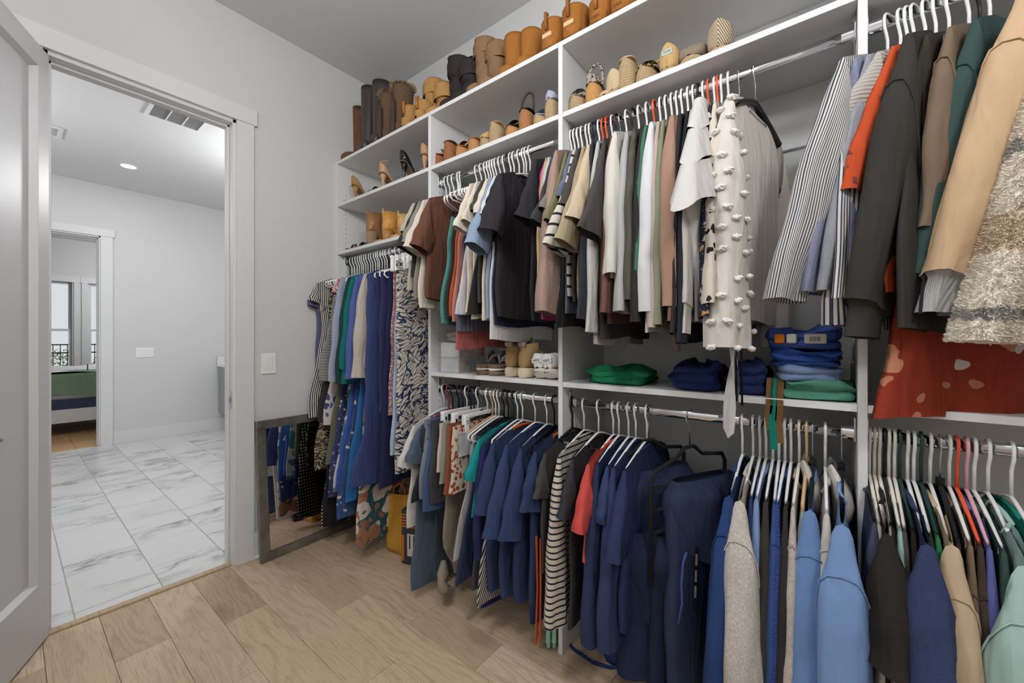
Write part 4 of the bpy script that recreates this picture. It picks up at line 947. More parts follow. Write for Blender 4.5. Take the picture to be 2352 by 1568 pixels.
# black velvet tiered trouser hangers with folded scrub trousers
def tier_hanger(u, label, label2, col, col2, vtop, lay):
    y = onX(u, 940, XR).y
    t = empty('tiered_trouser_hanger', (XR, y, RODS[R][0]), radians(-27)); tag(t, label, 'hanger')
    P = [(-.17, 0, -.52), (-.17, 0, -.20), (-.155, 0, -.17), (-.06, 0, -.135), (-.02, 0, -.105), (.02, 0, -.105), (.06, 0, -.135), (.155, 0, -.145), (.17, 0, -.17), (.17, 0, -.40)]
    MB().tube(P, .0065, 8).build('velvet_frame', M['bvelvet'], t, True)
    for k in range(5):
        z = -.22 - .07 * k; MB().tube([(-.17, 0, z), (.17 if k < 3 else .12, 0, z + .012)], .0052, 7).build('rung', M['bvelvet'], t, True)
    MB().tube(hook_path(NECK), .002, 6).build('hook', M['chrome'], t, True)
    for i, (z, x0, x1, L, cc, lb, dy) in enumerate(lay):
        g_ = root('scrub_trousers', R, y, radians(-27), lb, 'trousers')
        body(g_, fab(cc, g=1.0), L, hw=(x1 - x0) / 2, prof=[(0, (x1 - x0) / 2), (.12, (x1 - x0) / 2 + .01), (1, (x1 - x0) / 2 + .02)], th=.07, amp=.032, seed=GC[0] * 3, top=z + .01, z0=z, thk_top=.03, name='leg_drape', nV=18)
        body(g_, fab(cc, g=1.0), .24 + .05 * i, hw=(x1 - x0) / 2, prof=[(0, (x1 - x0) / 2 - .01), (.3, (x1 - x0) / 2 + .012), (1, (x1 - x0) / 2 - .03)], th=.12, amp=.030, seed=GC[0] * 3 + 1, top=z + .022, z0=z, thk_top=.05, name='waist_fold', nV=12, hemc=.06)
        for ch_ in g_.children: ch_.location = ((x0 + x1) / 2, dy, 0)
    return t
tier_hanger(1490, 'black velvet tiered trouser hanger beside the navy tees', '', NAVY, NAVY, 0, [
    (-.215, -.14, .165, .60, (44, 54, 84), 'dark navy scrub trousers draped over the tiered hanger beside the navy tees', -.02),
    (-.40, -.15, .06, .44, (36, 46, 76), 'lower dark navy trousers on the tiered hanger beside the navy tees', -.055)])
tier_hanger(1584, 'black velvet tiered trouser hanger beside the royal blue sweatshirt', '', NAVY, NAVY, 0, [
    (-.215, -.12, .16, .66, (48, 58, 86), 'slate navy joggers with drawstring draped over the tiered hanger', -.035),
    (-.40, -.15, .12, .46, (34, 42, 66), 'folded dark jogger bottoms on the lower rungs of the tiered hanger', .02)])
SW = dict(th=.06, sw=.085, cw=.13)
gar(R, 1676, 'sweat', 'sweatshirt', 'royal blue sweatshirt next to the oatmeal fleece', 'sweatshirt', (38, 66, 118), .66, .62, cuffcol=1, swing=.02, **{**SW, 'sw': .08}, fwd=.03, big=True)
gar(R, 1704, 'sweat', 'fleece_jacket', 'oatmeal grey fleece jacket beside the royal blue sweatshirt', 'jacket', (190, 180, 168), .68, .62, pat='fleece', c2=(222, 214, 204), swing=-.005, **SW, fwd=.045, big=True)
gar(R, 1722, 'long', 'long_sleeve_top', 'navy top squeezed behind the oatmeal fleece', 'top', (48, 60, 100), .66, .5)
gar(R, 1738, 'long', 'long_sleeve_top', 'light periwinkle long-sleeved top beside the charcoal one', 'top', (120, 148, 204), .68, .62, th=.04, sw=.05)
gar(R, 1756, 'long', 'long_sleeve_top', 'charcoal black long-sleeved top in the wide bay', 'top', (62, 58, 56), .68, .62, th=.04, sw=.05)
gar(R, 1772, 'long', 'long_sleeve_top', 'denim blue long-sleeved top in the wide bay', 'top', (54, 80, 134), .68, .6, th=.035)
gar(R, 1788, 'sweat', 'sweater', 'indigo ribbed sweater beside the light blue sweatshirt', 'sweater', (56, 74, 146), .68, .62, pat='hrib', ps=.8, th=.045, sw=.05)
gar(R, 1804, 'long', 'long_sleeve_top', 'dark graphite long-sleeved top in front of the oatmeal hoodie', 'top', (54, 50, 50), .66, .6, th=.035)
def hood(o, mat, w_=.085, d=.05, lift=.012, sgn=-1):
    rings = []
    for i in range(7):
        t = i / 6; a = pi * t
        rings.append([(cos(2 * pi * j / 16) * w_ * (.55 + .45 * sin(a)), sgn * (.012 + sin(a) * d * .5) + sin(2 * pi * j / 16) * d * .5 * (.4 + .6 * sin(a)), NECK + lift * (1 - t) * 1.0 - .17 * t + .012 * cos(4 * pi * j / 16)) for j in range(16)])
    MB().loft(rings, False, True).build('hood', mat, o, True)
o_ = gar(R, 1826, 'sweat', 'hoodie', 'oatmeal fleece hoodie behind the sage top', 'hoodie', (182, 168, 152), .64, .58, pat='fleece', c2=(210, 198, 184), th=.055, hang='ivory'); hood(o_, fab((196, 184, 170), 'fleece', (216, 206, 194)))
gar(R, 1846, 'long', 'long_sleeve_top', 'sage green top behind the light blue sweatshirt', 'top', (150, 164, 154), .6, .22, th=.03, hw=.17, hang='tan')
gar(R, 1862, 'sweat', 'sweatshirt', 'light cornflower blue sweatshirt on a black hanger', 'sweatshirt', (102, 134, 194), .70, .66, hang='velvet', cuffcol=1, **SW, fwd=.005, big=True)
o_ = gar(R, 1896, 'sweat', 'hoodie', 'cream hoodie squeezed between the two cornflower sweatshirts', 'hoodie', (214, 204, 192), .6, .5, th=.05); hood(o_, fab((222, 214, 204)))
gar(R, 1940, 'sweat', 'sweatshirt', 'large cornflower blue hooded sweatshirt next to the panel', 'sweatshirt', (116, 148, 210), .72, .70, hang='velvet', cuffcol=1, th=.075, sw=.10, cw=.17, a0=5, fwd=.055, big=True)

# ---- lower rod beyond the panel
R = 'low4'
gar(R, 2006, 'tee', 'tee_shirt', 'slate navy tee next to the panel under the chiffon', 'shirt', (70, 74, 96), .66, .20, a0=12, hang='black')
gar(R, 2016, 'long', 'long_sleeve_top', 'ivory long top beside the slate navy tee', 'top', (214, 200, 184), .7, .55, hang='ivory')
gar(R, 2030, 'tee', 'tee_shirt', 'black tee with broad square sleeve', 'shirt', (46, 42, 40), .64, .27, th=.045, cw=.17, sw=.075, a0=17, hang='ivory', fwd=.05, big=True)
gar(R, 2044, 'long', 'tie_dye_top', 'cream and mint marbled long-sleeved top', 'top', (214, 200, 186), .7, .55, pat='splash', c2=(150, 190, 176), ps=2, th=.03, hang='ivory')
gar(R, 2058, 'long', 'long_sleeve_top', 'black long-sleeved top beside the mint top', 'top', (44, 42, 42), .68, .55, hang='black')
gar(R, 2070, 'tee', 'tee_shirt', 'pale mint green tee', 'shirt', (150, 194, 178), .68, .15, th=.034, hang='ivory')
gar(R, 2086, 'tee', 'tee_shirt', 'washed charcoal tee with white cuff seam', 'shirt', (78, 72, 74), .7, .16, th=.034, hang='ivory')
gar(R, 2100, 'long', 'long_sleeve_top', 'dark brown black long-sleeved top', 'top', (52, 46, 44), .7, .55, hang='green')
gar(R, 2122, 'tee', 'tee_shirt', 'heather navy tee with long loose sleeve', 'shirt', (58, 70, 108), .66, .33, th=.05, cw=.18, sw=.08, a0=15, pat='heather', c2=(48, 58, 92), fwd=.06, big=True)
gar(R, 2140, 'tee', 'tee_shirt', 'dark umber tee behind the heather navy one', 'shirt', (60, 54, 54), .66, .14, th=.034)
gar(R, 2160, 'tee', 'tee_shirt', 'kelly green tee beside the camel sweatshirt', 'shirt', (48, 120, 74), .6, .12, th=.03, hang='green')
gar(R, 2186, 'sweat', 'sweatshirt', 'camel tan sweatshirt with raised seams', 'sweatshirt', (206, 174, 136), .7, .62, th=.055, sw=.08, cw=.13, fwd=.03, big=True)
gar(R, 2214, 'sweat', 'velour_jacket', 'black velour jacket beside the camel sweatshirt', 'jacket', (44, 42, 44), .7, .6, th=.045, hang='velvet')
gar(R, 2240, 'sweat', 'sweater', 'taupe brown knit sweater', 'sweater', (134, 112, 88), .7, .6, pat='heather', c2=(112, 92, 72), th=.045)
gar(R, 2262, 'sweat', 'sweater', 'dark coffee brown sweater', 'sweater', (72, 60, 50), .7, .6, th=.04, hang='coral')
gar(R, 2290, 'long', 'long_sleeve_top', 'violet blue top behind the mint sweatshirt', 'top', (88, 96, 156), .66, .5, th=.04, hang='pink')
gar(R, 2312, 'long', 'long_sleeve_top', 'deep green top behind the mint sweatshirt', 'top', (60, 82, 76), .66, .5, th=.04)
gar(R, 2352, 'sweat', 'sweatshirt', 'mint aqua sweatshirt with ridged shoulder seam', 'sweatshirt', (168, 206, 198), .7, .64, th=.07, sw=.12, cw=.17, fwd=.05, big=True)
gar(R, 2420, 'sweat', 'sweatshirt', 'teal sweatshirt beyond the mint one', 'sweatshirt', (30, 130, 116), .7, .6, th=.06)

hang_all()

# fluffy tufts sewn on the sheer blouse
tuft = MB(); rg = random.Random(5); rr_ = []
for i in range(7):
    x_ = -.014 + .028 * i / 6; r_ = .0075 * sqrt(max(.05, 1 - (x_ / .0155) ** 2))
    rr_.append([(x_ + rg.uniform(-.001, .001), cos(2 * pi * k / 10) * r_ * rg.uniform(.55, 1.35) - .003, sin(2 * pi * k / 10) * r_ * rg.uniform(.55, 1.35)) for k in range(10)])
tuft.loft(rr_)
tm = tuft.build('tuft', fab((236, 230, 220), 'fleece', (250, 246, 240), sc_=.6), POM); tuft_m = tm.data; first = tm
for ch_ in [c for c in POM.children if c.name.startswith(('sleeve', 'body'))]:
    me = ch_.data; pts = []
    for v_ in me.vertices:
        n_ = v_.normal; f_ = max(n_.x * -.95 + n_.y * -.3, -n_.x * -.95 + n_.y * .3) if ch_.name.startswith('sleeve') else 0
        c = v_.co
        if ch_.name.startswith('sleeve') and c.x < -.12 and c.y < .02 and abs(n_.z) < .8: pts.append((c.copy(), n_.copy()))
        elif ch_.name.startswith('body') and c.x > .17 and c.y < 0 and c.z < -.3: pts.append((c.copy(), n_.copy()))
    rg.shuffle(pts); used = []
    for c, n_ in pts:
        if all((c - u_).length > .036 for u_ in used):
            used.append(c)
            if first is not None: q = first; first = None
            else: q = bpy.data.objects.new('tuft', tuft_m); COL.objects.link(q); q.parent = POM
            if n_.y > 0 and abs(n_.x) < .5: n_ = -n_
            if c.x < -.2: n_ = Vector((-abs(n_.x), n_.y, n_.z))
            q.location = c + n_ * .001; q.rotation_euler = (0, rg.uniform(-.3, .3), math.atan2(n_.y, n_.x) + pi / 2)
# sherpa pile: short curls standing on the coat
def pile(o, n_, r_, length, mat):
    rg = random.Random(9)
    for ch_ in [c for c in o.children if c.name.startswith(('sleeve', 'body'))]:
        me = ch_.data; me.calc_loop_triangles(); mb = MB(); P = [p for p in me.polygons]
        tot = sum(p.area for p in P)
        for p in P:
            k = p.area / tot * n_; k = int(k) + (rg.random() < k - int(k))
            vs_ = [me.vertices[i].co for i in p.vertices]
            nn = p.normal
            for _ in range(k):
                a, b = rg.random(), rg.random()
                c = (vs_[0] * (1 - a) + vs_[1] * a) * (1 - b) + (vs_[3] * (1 - a) + vs_[2] * a) * b
                for sg in ((1,) if ch_.name.startswith('sleeve') else (1,)):
                    d = (nn * sg + Vector((rg.uniform(-.45, .45), rg.uniform(-.45, .45), rg.uniform(-.7, .2)))).normalized() * length * rg.uniform(.6, 1.2)
                    t = d.cross(Vector((rg.random(), rg.random(), rg.random()))).normalized() * r_
                    m_ = c + d * .55 + t * .6; e = c + d
                    mb.add([c - t, c + t, m_ + t * .8, m_ - t * .8, e], [(0, 1, 2, 3), (3, 2, 4)])
        q = mb.build('pile', mat, ch_); q['kind'] = 'stuff'
pile(sh, 34000, .0013, .0075, sh.children[0].data.materials[0])

# ================================================================== SHOES
def leather(rgb, rough=.45, g=1.0, mott=.25):
    key = ('L', rgb, rough)
    if key in FAB: return FAB[key]
    n = NT('leather_%d_%d_%d' % rgb); v = n.obj(); nz = n.noise(v, 26, 4, .6); f = n.noise(v, 320, 2)
    A = C8(rgb, g); B = tuple(c * .55 for c in A[:3]) + (1,)
    n.P(Base_Color=n.mix(n.math('MULTIPLY', n.ramp(nz.outputs[0], [(.4, (0, 0, 0, 1)), (.7, (1, 1, 1, 1))]), mott * 2), A, B), Roughness=rough, Normal=n.bump(f.outputs[0], .15, .001), Specular_IOR_Level=.4)
    FAB[key] = n.m; return n.m
def cork(rgb=(196, 140, 84)):
    key = ('C', rgb)
    if key in FAB: return FAB[key]
    n = NT('cork_%d' % rgb[0]); f = n.noise(n.map(n.obj(), (1, 1, 2.5)), 160, 4, .7)
    n.P(Base_Color=n.ramp(f.outputs[0], [(.35, C8(tuple(int(c * .72) for c in rgb), 1)), (.62, C8(rgb, 1))]), Roughness=.8, Normal=n.bump(f.outputs[0], .3, .001)); FAB[key] = n.m; return n.m
def rope(rgb=(206, 178, 136)):
    key = ('R', rgb)
    if key in FAB: return FAB[key]
    n = NT('jute_rope_%d' % rgb[0]); x, y, z = n.sep(n.obj())
    a = n.math('SINE', n.math('MULTIPLY', z, 700.0)); b = n.math('SINE', n.math('ADD', n.math('MULTIPLY', n.math('ADD', x, y), 900.0), n.math('MULTIPLY', z, 350.0)))
    h = n.math('ADD', n.math('MULTIPLY', a, .6), n.math('MULTIPLY', b, .3)); A = C8(rgb, 1)
    n.P(Base_Color=n.mix(n.math('MULTIPLY_ADD', h, .35, .35), tuple(c * .55 for c in A[:3]) + (1,), A), Roughness=.9, Normal=n.bump(h, .6, .003)); FAB[key] = n.m; return n.m
def lin(tab, t):
    for (a, p), (b, q) in zip(tab[:-1], tab[1:]):
        if t <= b: return p + (q - p) * (t - a) / max(1e-6, b - a)
    return tab[-1][1]
WID = [(0, .16), (.012, .40), (.04, .64), (.12, .80), (.3, .76), (.5, .80), (.68, 1.0), (.82, .96), (.93, .70), (.98, .42), (1, .2)]
def ring_d(y, w_, z0, z1, n=16, p=.62):
    r = []
    for k in range(n):
        a = 2 * pi * k / n; c, s_ = cos(a), sin(a)
        r.append((w_ * (1 if c >= 0 else -1) * abs(c) ** p, y, (z0 + z1) / 2 + (z1 - z0) / 2 * (1 if s_ >= 0 else -1) * abs(s_) ** p))
    return r
def foot(L, W, zb, zt, ns=18, t0=0., t1=1., wid=WID, k=1.0):
    """loft of an upper or sole: zb(t), zt(t) = bottom and top heights"""
    return MB().loft([ring_d(L * t, W / 2 * lin(wid, t) * k, zb(t), max(zb(t) + .003, zt(t))) for t in sorted([t0 + (t1 - t0) * i / ns for i in range(ns + 1)] + ([.005, .012, .025] if t0 == 0 and ns > 10 else []))])
def column(path, n=16):
    """loft of a shaft: (z, cy, rx, ry, wobble)"""
    return MB().loft([[(cos(2 * pi * k / n) * rx, cy + sin(2 * pi * k / n) * ry + wb * cos(4 * pi * k / n), z + wb * .8 * sin(2 * pi * k / n)) for k in range(n)] for z, cy, rx, ry, wb in path], False, False)
def text(body_, size, mat, parent, loc, rot, name='lettering'):
    c = bpy.data.curves.new(name, 'FONT'); c.body = body_; c.size = size; c.align_x = 'CENTER'; c.align_y = 'CENTER'; c.extrude = .0002
    t_ = bpy.data.objects.new(name, c); COL.objects.link(t_); bpy.context.view_layer.update()
    me = bpy.data.meshes.new_from_object(t_.evaluated_get(bpy.context.evaluated_depsgraph_get())); bpy.data.objects.remove(t_); bpy.data.curves.remove(c)
    me.name = name; me.materials.clear(); me.materials.append(mat); o = bpy.data.objects.new(name, me); COL.objects.link(o); o.parent = parent; o.location = loc; o.rotation_euler = rot; return o
SHOES = 'shoes on the closet shelves'
def shoe(name, label, cat, X, y, z, rz, grp, roll=0.0):
    o = empty(name, (X, y, z), rz); o.rotation_euler = (0, roll, rz); return tag(o, label, cat, grp)
NEARER = (', nearer the door wall', ', farther from the door wall')
HEEL, TOE = -pi / 2, pi / 2          # which end faces the room
def place(u, X0, L, way): return (X0 if way == HEEL else X0 + L), onX(u, 300, X0 + .04).y
def boot(u, vtop, zs, way, name, label, m, grp, L=.25, W=.088, heel=.025, slouch=0., fur=None, tab=None, patch=None, solem=None, lean=0., toe_m=None, rx=(.042, .056), letters=None, fold=False, X0=None, hmin=.12):
    X0 = XF + .035 if X0 is None else X0
    X, y = place(u, X0, L, way); xs_ = X0 + .06 if way == HEEL else X0 + L - .062; y = onX(u, 300, xs_).y; H = max(hmin, onX(u, vtop, xs_).z - zs)
    o = shoe(name, label, 'boot', X, y, zs, way, grp); sm = solem or leather((60, 44, 34), .7)
    foot(L, W * 1.03, lambda t: 0.0 if (t < .3 or t > .45) else .004, lambda t: heel + (.012 - heel) * smooth((t - .2) / .3) + .004).build('sole', sm, o, True)
    foot(L, W, lambda t: heel * (1 - smooth((t - .2) / .3)) + .010, lambda t: heel + lin([(0, .055), (.3, .10), (.45, .085), (.7, .062), (.9, .05), (1, .025)], t)).build('foot', m, o, True)
    n_ = 9; P = []
    for i in range(n_ + 1):
        t = i / n_; z = heel + .035 + (H - heel - .035) * t
        P.append((z, .062 + lean * t, rx[0] + (rx[1] - rx[0]) * t, rx[0] * 1.25 + (rx[1] * 1.15 - rx[0] * 1.25) * t, slouch * sin(i * 2.4 + u) * .012))
    P += [(H - .004, .062 + lean, rx[1] * .93, rx[1] * 1.07, 0), (H - .06, .062 + lean * .9, rx[1] * .85, rx[1], 0)]
    sh_ = column(P).build('shaft', m, o, True)
    if fold:
        column([(H - .002, .062 + lean, rx[1] * 1.02, rx[1] * 1.15, 0), (H - .03, .062 + lean, rx[1] * 1.15, rx[1] * 1.28, .003), (H - .085, .058 + lean, rx[1] * 1.16, rx[1] * 1.3, .006)]).build('folded_cuff', m, sh_, True)
    if fur:
        rg = random.Random(int(u)); mb = MB()
        for k in range(420):
            a = rg.uniform(0, 6.28); c = Vector((cos(a) * rx[1], .062 + lean + sin(a) * rx[1] * 1.15, H + rg.uniform(-.018, .004))); d = Vector((cos(a), sin(a), rg.uniform(-.3, 1.2))).normalized() * rg.uniform(.014, .028); t_ = d.cross(Vector((rg.random(), rg.random(), .3))).normalized() * .002
            mb.add([c - t_, c + t_, c + d], [(0, 1, 2)])
        q = mb.build('fur_trim', fur, sh_); q['kind'] = 'stuff'
    if tab: MB().tube([(0, .062 - rx[1] * 1.17, H - .05), (0, .062 - rx[1] * 1.3, H - .02), (0, .062 - rx[1] * 1.28, H + .012), (0, .062 - rx[1] * 1.05, H + .014)], .008, 6).build('pull_tab', tab, o, True)
    if patch: MB().box(-.022, .022, -.004, .006, heel + .052, heel + .07, .002).build('heel_patch', patch, o)
    if letters: text(letters, .016, leather((92, 52, 20), .7), o, (0, -.0035, heel + .028), (pi / 2, 0, 0))
    if toe_m: foot(L, W * 1.05, lambda t: .008, lambda t: .05 * (1 - .55 * (t - .8) / .2), 6, .82, 1.0).build('toe_cap', toe_m, o, True)
    return o
def pump(u, zs, way, name, label, m, grp, heel=.095, L=.215, W=.074, strap=None, X0=None, hm=None, peep=False):
    X0 = XF + .03 if X0 is None else X0
    X, y = place(u, X0, L, way); o = shoe(name, label, 'shoe', X, y, zs, way, grp)
    zb = lambda t: heel * (1 - smooth(t / .68)) + .004
    foot(L, W, lambda t: zb(t) - .003, lambda t: zb(t) + .004).build('sole', leather((120, 92, 66), .6), o, True)
    foot(L, W * .97, lambda t: zb(t), lambda t: zb(t) + lin([(0, .062), (.08, .058), (.3, .032), (.5, .016), (.68, .02), (.8, .036), (.92, .03), (1, .012)], t), 22).build('upper', m, o, True)
    MB().loft([[(cos(2 * pi * k / 12) * r, .022 + dy + sin(2 * pi * k / 12) * r * 1.15, z) for k in range(12)] for z, r, dy in ((0, .0055, .004), (.004, .005, .004), (heel * .5, .0065, 0), (heel * .8, .014, .002), (heel + .004, .025, .01))]).build('heel', hm or m, o, True)
    if strap: MB().tube([(cos(a) * .032, .035 + sin(a) * .035, heel + .075 + .01 * sin(a)) for a in [2 * pi * i / 16 for i in range(16)]], .003, 6, closed=True).build('ankle_strap', strap, o, True)
    return o
def wedge(u, zs, way, name, label, sole_m, up_m, grp, heel=.09, toe=.03, L=.235, W=.082, straps=(.62, .78), ankle=None, X0=None, closed=False, back=False):
    X0 = XF + .03 if X0 is None else X0
    X, y = place(u, X0, L, way); o = shoe(name, label, 'sandal' if not closed else 'shoe', X, y, zs, way, grp)
    zt = lambda t: heel + (toe - heel) * smooth((t - .12) / .6)
    foot(L, W, lambda t: 0, zt, 20).build('wedge_sole', sole_m, o, True)
    foot(L, W * .98, lambda t: zt(t) - .002, lambda t: zt(t) + .004, 20).build('footbed', up_m, o, True)
    if closed: foot(L, W * .98, zt, lambda t: zt(t) + lin([(0, .05), (.12, .045), (.35, .02), (.5, .03), (.7, .045), (.9, .035), (1, .012)], t), 20).build('upper', up_m, o, True)
    else:
        for t in straps:
            w_ = W / 2 * lin(WID, t); z = zt(t); V = []; F = []
            for i in range(11):
                a = pi * i / 10
                for dy in (-.016, .016): V.append((cos(a) * w_ * 1.02, L * t + dy, z + sin(a) * .042 * (1 if dy < 0 else .9)))
                if i: b = 2 * i; F.append((b - 2, b - 1, b + 1, b))
            mesh_obj('strap', V, F, up_m, o, True)
    if back: foot(L, W * .86, lambda t: zt(t), lambda t: zt(t) + .034 * (1 - t * 3.4), 6, 0, .24).build('heel_counter', up_m, o, True)
    if ankle: MB().tube([(cos(a) * .034, .035 + .012 * sin(a), heel - .004 + .095 * max(0, sin(a)) ** .7) for a in [pi * i / 16 for i in range(17)]], .0055, 6).build('ankle_strap', ankle, o, True)
    return o
def bootie(u, vtop, zs, way, name, label, m, hm, grp, heel=.07, L=.235, W=.08, X0=None, gore=None):
    X0 = XF + .03 if X0 is None else X0
    X, y = place(u, X0, L, way); H = max(heel + .07, onX(u, vtop, X0 + .05).z - zs); o = shoe(name, label, 'ankle boot', X, y, zs, way, grp)
    zb = lambda t: heel * (1 - smooth((t - .15) / .5)) + .006
    foot(L, W, lambda t: zb(t) - .005, lambda t: zb(t) + .002).build('sole', hm, o, True)
    foot(L, W * .97, zb, lambda t: zb(t) + lin([(0, .05), (.3, .075), (.5, .06), (.75, .045), (.92, .035), (1, .012)], t)).build('foot', m, o, True)
    MB().loft([[(cos(2 * pi * k / 14) * W * .36 * q, .034 + sin(2 * pi * k / 14) * .034 * q, z) for k in range(14)] for z, q in ((0, .86), (heel * .5, .92), (heel + .008, 1.05))]).build('heel', hm, o, True)
    column([(heel + .02, .05, .033, .046, 0), (heel + .05, .052, .036, .05, 0), (H, .056, .038, .056, .003), (H - .003, .056, .035, .052, .003), (H - .04, .054, .033, .048, 0)]).build('shaft', m, o, True)
    MB().box(-.006, .006, -.003, .003, H - .02, H + .016, .002).build('pull_tab', m, o)
    return o
def low_shoe(u, zs, way, name, label, m, sm, grp, L=.24, W=.085, st=.03, hb=.075, X0=None, striped=None, rough=None):
    X0 = XF + .03 if X0 is None else X0
    X, y = place(u, X0, L, way); o = shoe(name, label, 'shoe', X, y, zs, way, grp)
    foot(L, W * 1.04, lambda t: .0 if t < .85 else (t - .85) * .06, lambda t: st).build('sole', sm, o, True)
    foot(L, W, lambda t: st - .004, lambda t: st + lin([(0, hb * .9), (.1, hb * .8), (.32, hb * .55), (.5, hb * .7), (.72, hb * .66), (.9, hb * .5), (1, .012)], t), 20).build('upper', m, o, True)
    return o
BR = leather((112, 76, 48), .5, mott=.35); RUB = plain('dark_rubber', (64, 56, 50), .38); TWEED = fab((128, 100, 74), 'heather', (74, 58, 46), sc_=2.2); TAN = fab((196, 142, 84), 'heather', (184, 128, 72), sc_=2); CHEST = fab((176, 112, 48), 'heather', (160, 98, 38), sc_=2)
BSU = fab((48, 42, 44), 'heather', (60, 54, 54), sc_=2); TSU = fab((150, 116, 84), 'heather', (132, 102, 72), sc_=2); FURM = plain('tan_fur', (178, 156, 116), .9); CSOLE = leather((206, 186, 154), .7)
g_ = 'boots on the top shelf'
for k_, (u, v) in enumerate(((806, 262), (828, 252))): boot(u, v, ZT, TOE, 'western_boot', 'brown distressed leather western boot on the top shelf' + NEARER[k_], BR, 'brown western boots', heel=.035, rx=(.038, .048), L=.2)
for k_, (u, v) in enumerate(((848, 205), (874, 192))): boot(u, v, ZT, HEEL, 'rubber_boot', 'tall dark brown rubber boot on the top shelf' + NEARER[k_], RUB, 'tall rubber boots', rx=(.04, .062), lean=.02, solem=RUB)
for k_, (u, v) in enumerate(((896, 220), (926, 200))):
    b_ = boot(u, v, ZT, HEEL, 'winter_boot', 'brown herringbone winter boot with fur trim' + NEARER[k_], TWEED, 'fur-trimmed winter boots', rx=(.042, .056), fur=FURM, solem=CSOLE)
    MB().box(-.012, .012, -.012, .0, .03, .20).build('back_strap', leather((74, 58, 48), .4), b_)
    MB().box(-.03, -.0295, .03, .06, .20, .235).build('badge', plain('red_badge', (196, 60, 36), .6), b_)
for k_, (u, v) in enumerate(((945, 250), (975, 238))): boot(u, v, ZT, HEEL, 'ankle_chelsea_boot', 'tan suede ankle boot with grey elastic side' + NEARER[k_], TAN, 'tan ankle boots with grey gore', rx=(.036, .044), tab=leather((186, 110, 40), .5), hmin=.12)
for k_, (u, v) in enumerate(((1003, 196), (1028, 205))): boot(u, v, ZT, TOE, 'slouch_boot', 'camel suede slouch boot folded over, toe out' + NEARER[k_], TAN, 'camel slouch boots', rx=(.045, .066), slouch=1.0, fold=True, L=.21, toe_m=leather((150, 98, 62), .5), hmin=.17)
for k_, (u, v) in enumerate(((1058, 143), (1086, 152))): boot(u, v, ZT, TOE, 'slouch_boot', 'black suede slouch boot with buckle folded over' + NEARER[k_], BSU, 'black slouch boots', rx=(.046, .06), slouch=1.4, fold=True, L=.2, hmin=.16)
for k_, (u, v) in enumerate(((1120, 103), (1147, 112))): boot(u, v, ZT, TOE, 'slouch_boot', 'taupe suede slouch boot folded over' + NEARER[k_], TSU, 'taupe slouch boots', rx=(.046, .062), slouch=1.0, fold=True, L=.2, hmin=.17)
for k_, (u, v) in enumerate(((1187, 94), (1224, 84))): boot(u, v, ZT, TOE, 'sheepskin_boot', 'chestnut sheepskin boot with its toe to the room' + NEARER[k_], CHEST, 'toe-out chestnut sheepskin boots', rx=(.048, .056), L=.17, W=.095, solem=CSOLE, hmin=.13)
for k_, (u, v) in enumerate(((1274, 62), (1323, 32))): boot(u, v, ZT, HEEL, 'sheepskin_boot', 'chestnut sheepskin boot with pale heel patch and pull tab' + NEARER[k_], CHEST, 'chestnut sheepskin boots with patches', rx=(.048, .056), W=.1, solem=CSOLE, tab=leather((150, 92, 40), .6), patch=plain('pale_patch', (222, 184, 140), .7), hmin=.13)
for k_, (u, v) in enumerate(((1384, 14), (1434, -10))): boot(u, v, ZT, HEEL, 'sheepskin_boot', 'chestnut sheepskin boot with embossed lettering on its heel' + NEARER[k_], CHEST, 'chestnut sheepskin boots with lettering', rx=(.045, .052), W=.095, solem=leather((180, 110, 50), .6), tab=leather((166, 104, 50), .6), letters='UGG', hmin=.12)
# second shelf, long-hang bay
NUDE = leather((196, 152, 116), .4, mott=.1); TANP = fab((188, 140, 86), 'heather', (176, 128, 76)); PAT = plain('black_patent', (18, 18, 20), .08)
pump(822, Z2, HEEL, 'stiletto_pump', 'tan suede stiletto pump with its heel to the room', TANP, 'tan suede pumps', heel=.10)
pump(797, Z2, TOE, 'stiletto_pump', 'tan suede pump lying with its pointed toe to the room beside the wall panel', TANP, 'tan suede pumps', heel=.10)
wedge(865, Z2, TOE, 'strappy_sandal', 'snakeskin strappy sandal between the tan and nude heels', leather((150, 100, 66), .5), fab((150, 134, 104), 'leopard', (86, 80, 66), sc_=.5), 'snakeskin sandals', heel=.02, toe=.015, straps=(.5, .66, .82))
pump(886, Z2, HEEL, 'ankle_strap_heel', 'nude pink heel with ankle strap', NUDE, 'nude heels', heel=.10, strap=NUDE)
pump(906, Z2, TOE, 'peep_toe_pump', 'black patent peep-toe pump with its toe to the room', PAT, 'black patent pumps', heel=.10)
pump(934, Z2, HEEL, 'stiletto_pump', 'black patent stiletto pump with its heel to the room', PAT, 'black patent pumps', heel=.115)
low_shoe(966, Z2, TOE, 'flat_shoe', 'small black flat beside the black patent pump', PAT, PAT, 'black flats', st=.01, hb=.04)
pump(982, Z2, HEEL, 'stiletto_pump', 'nude stiletto pump half hidden by the panel', NUDE, 'nude pumps by the panel', heel=.12, X0=XF + .06)
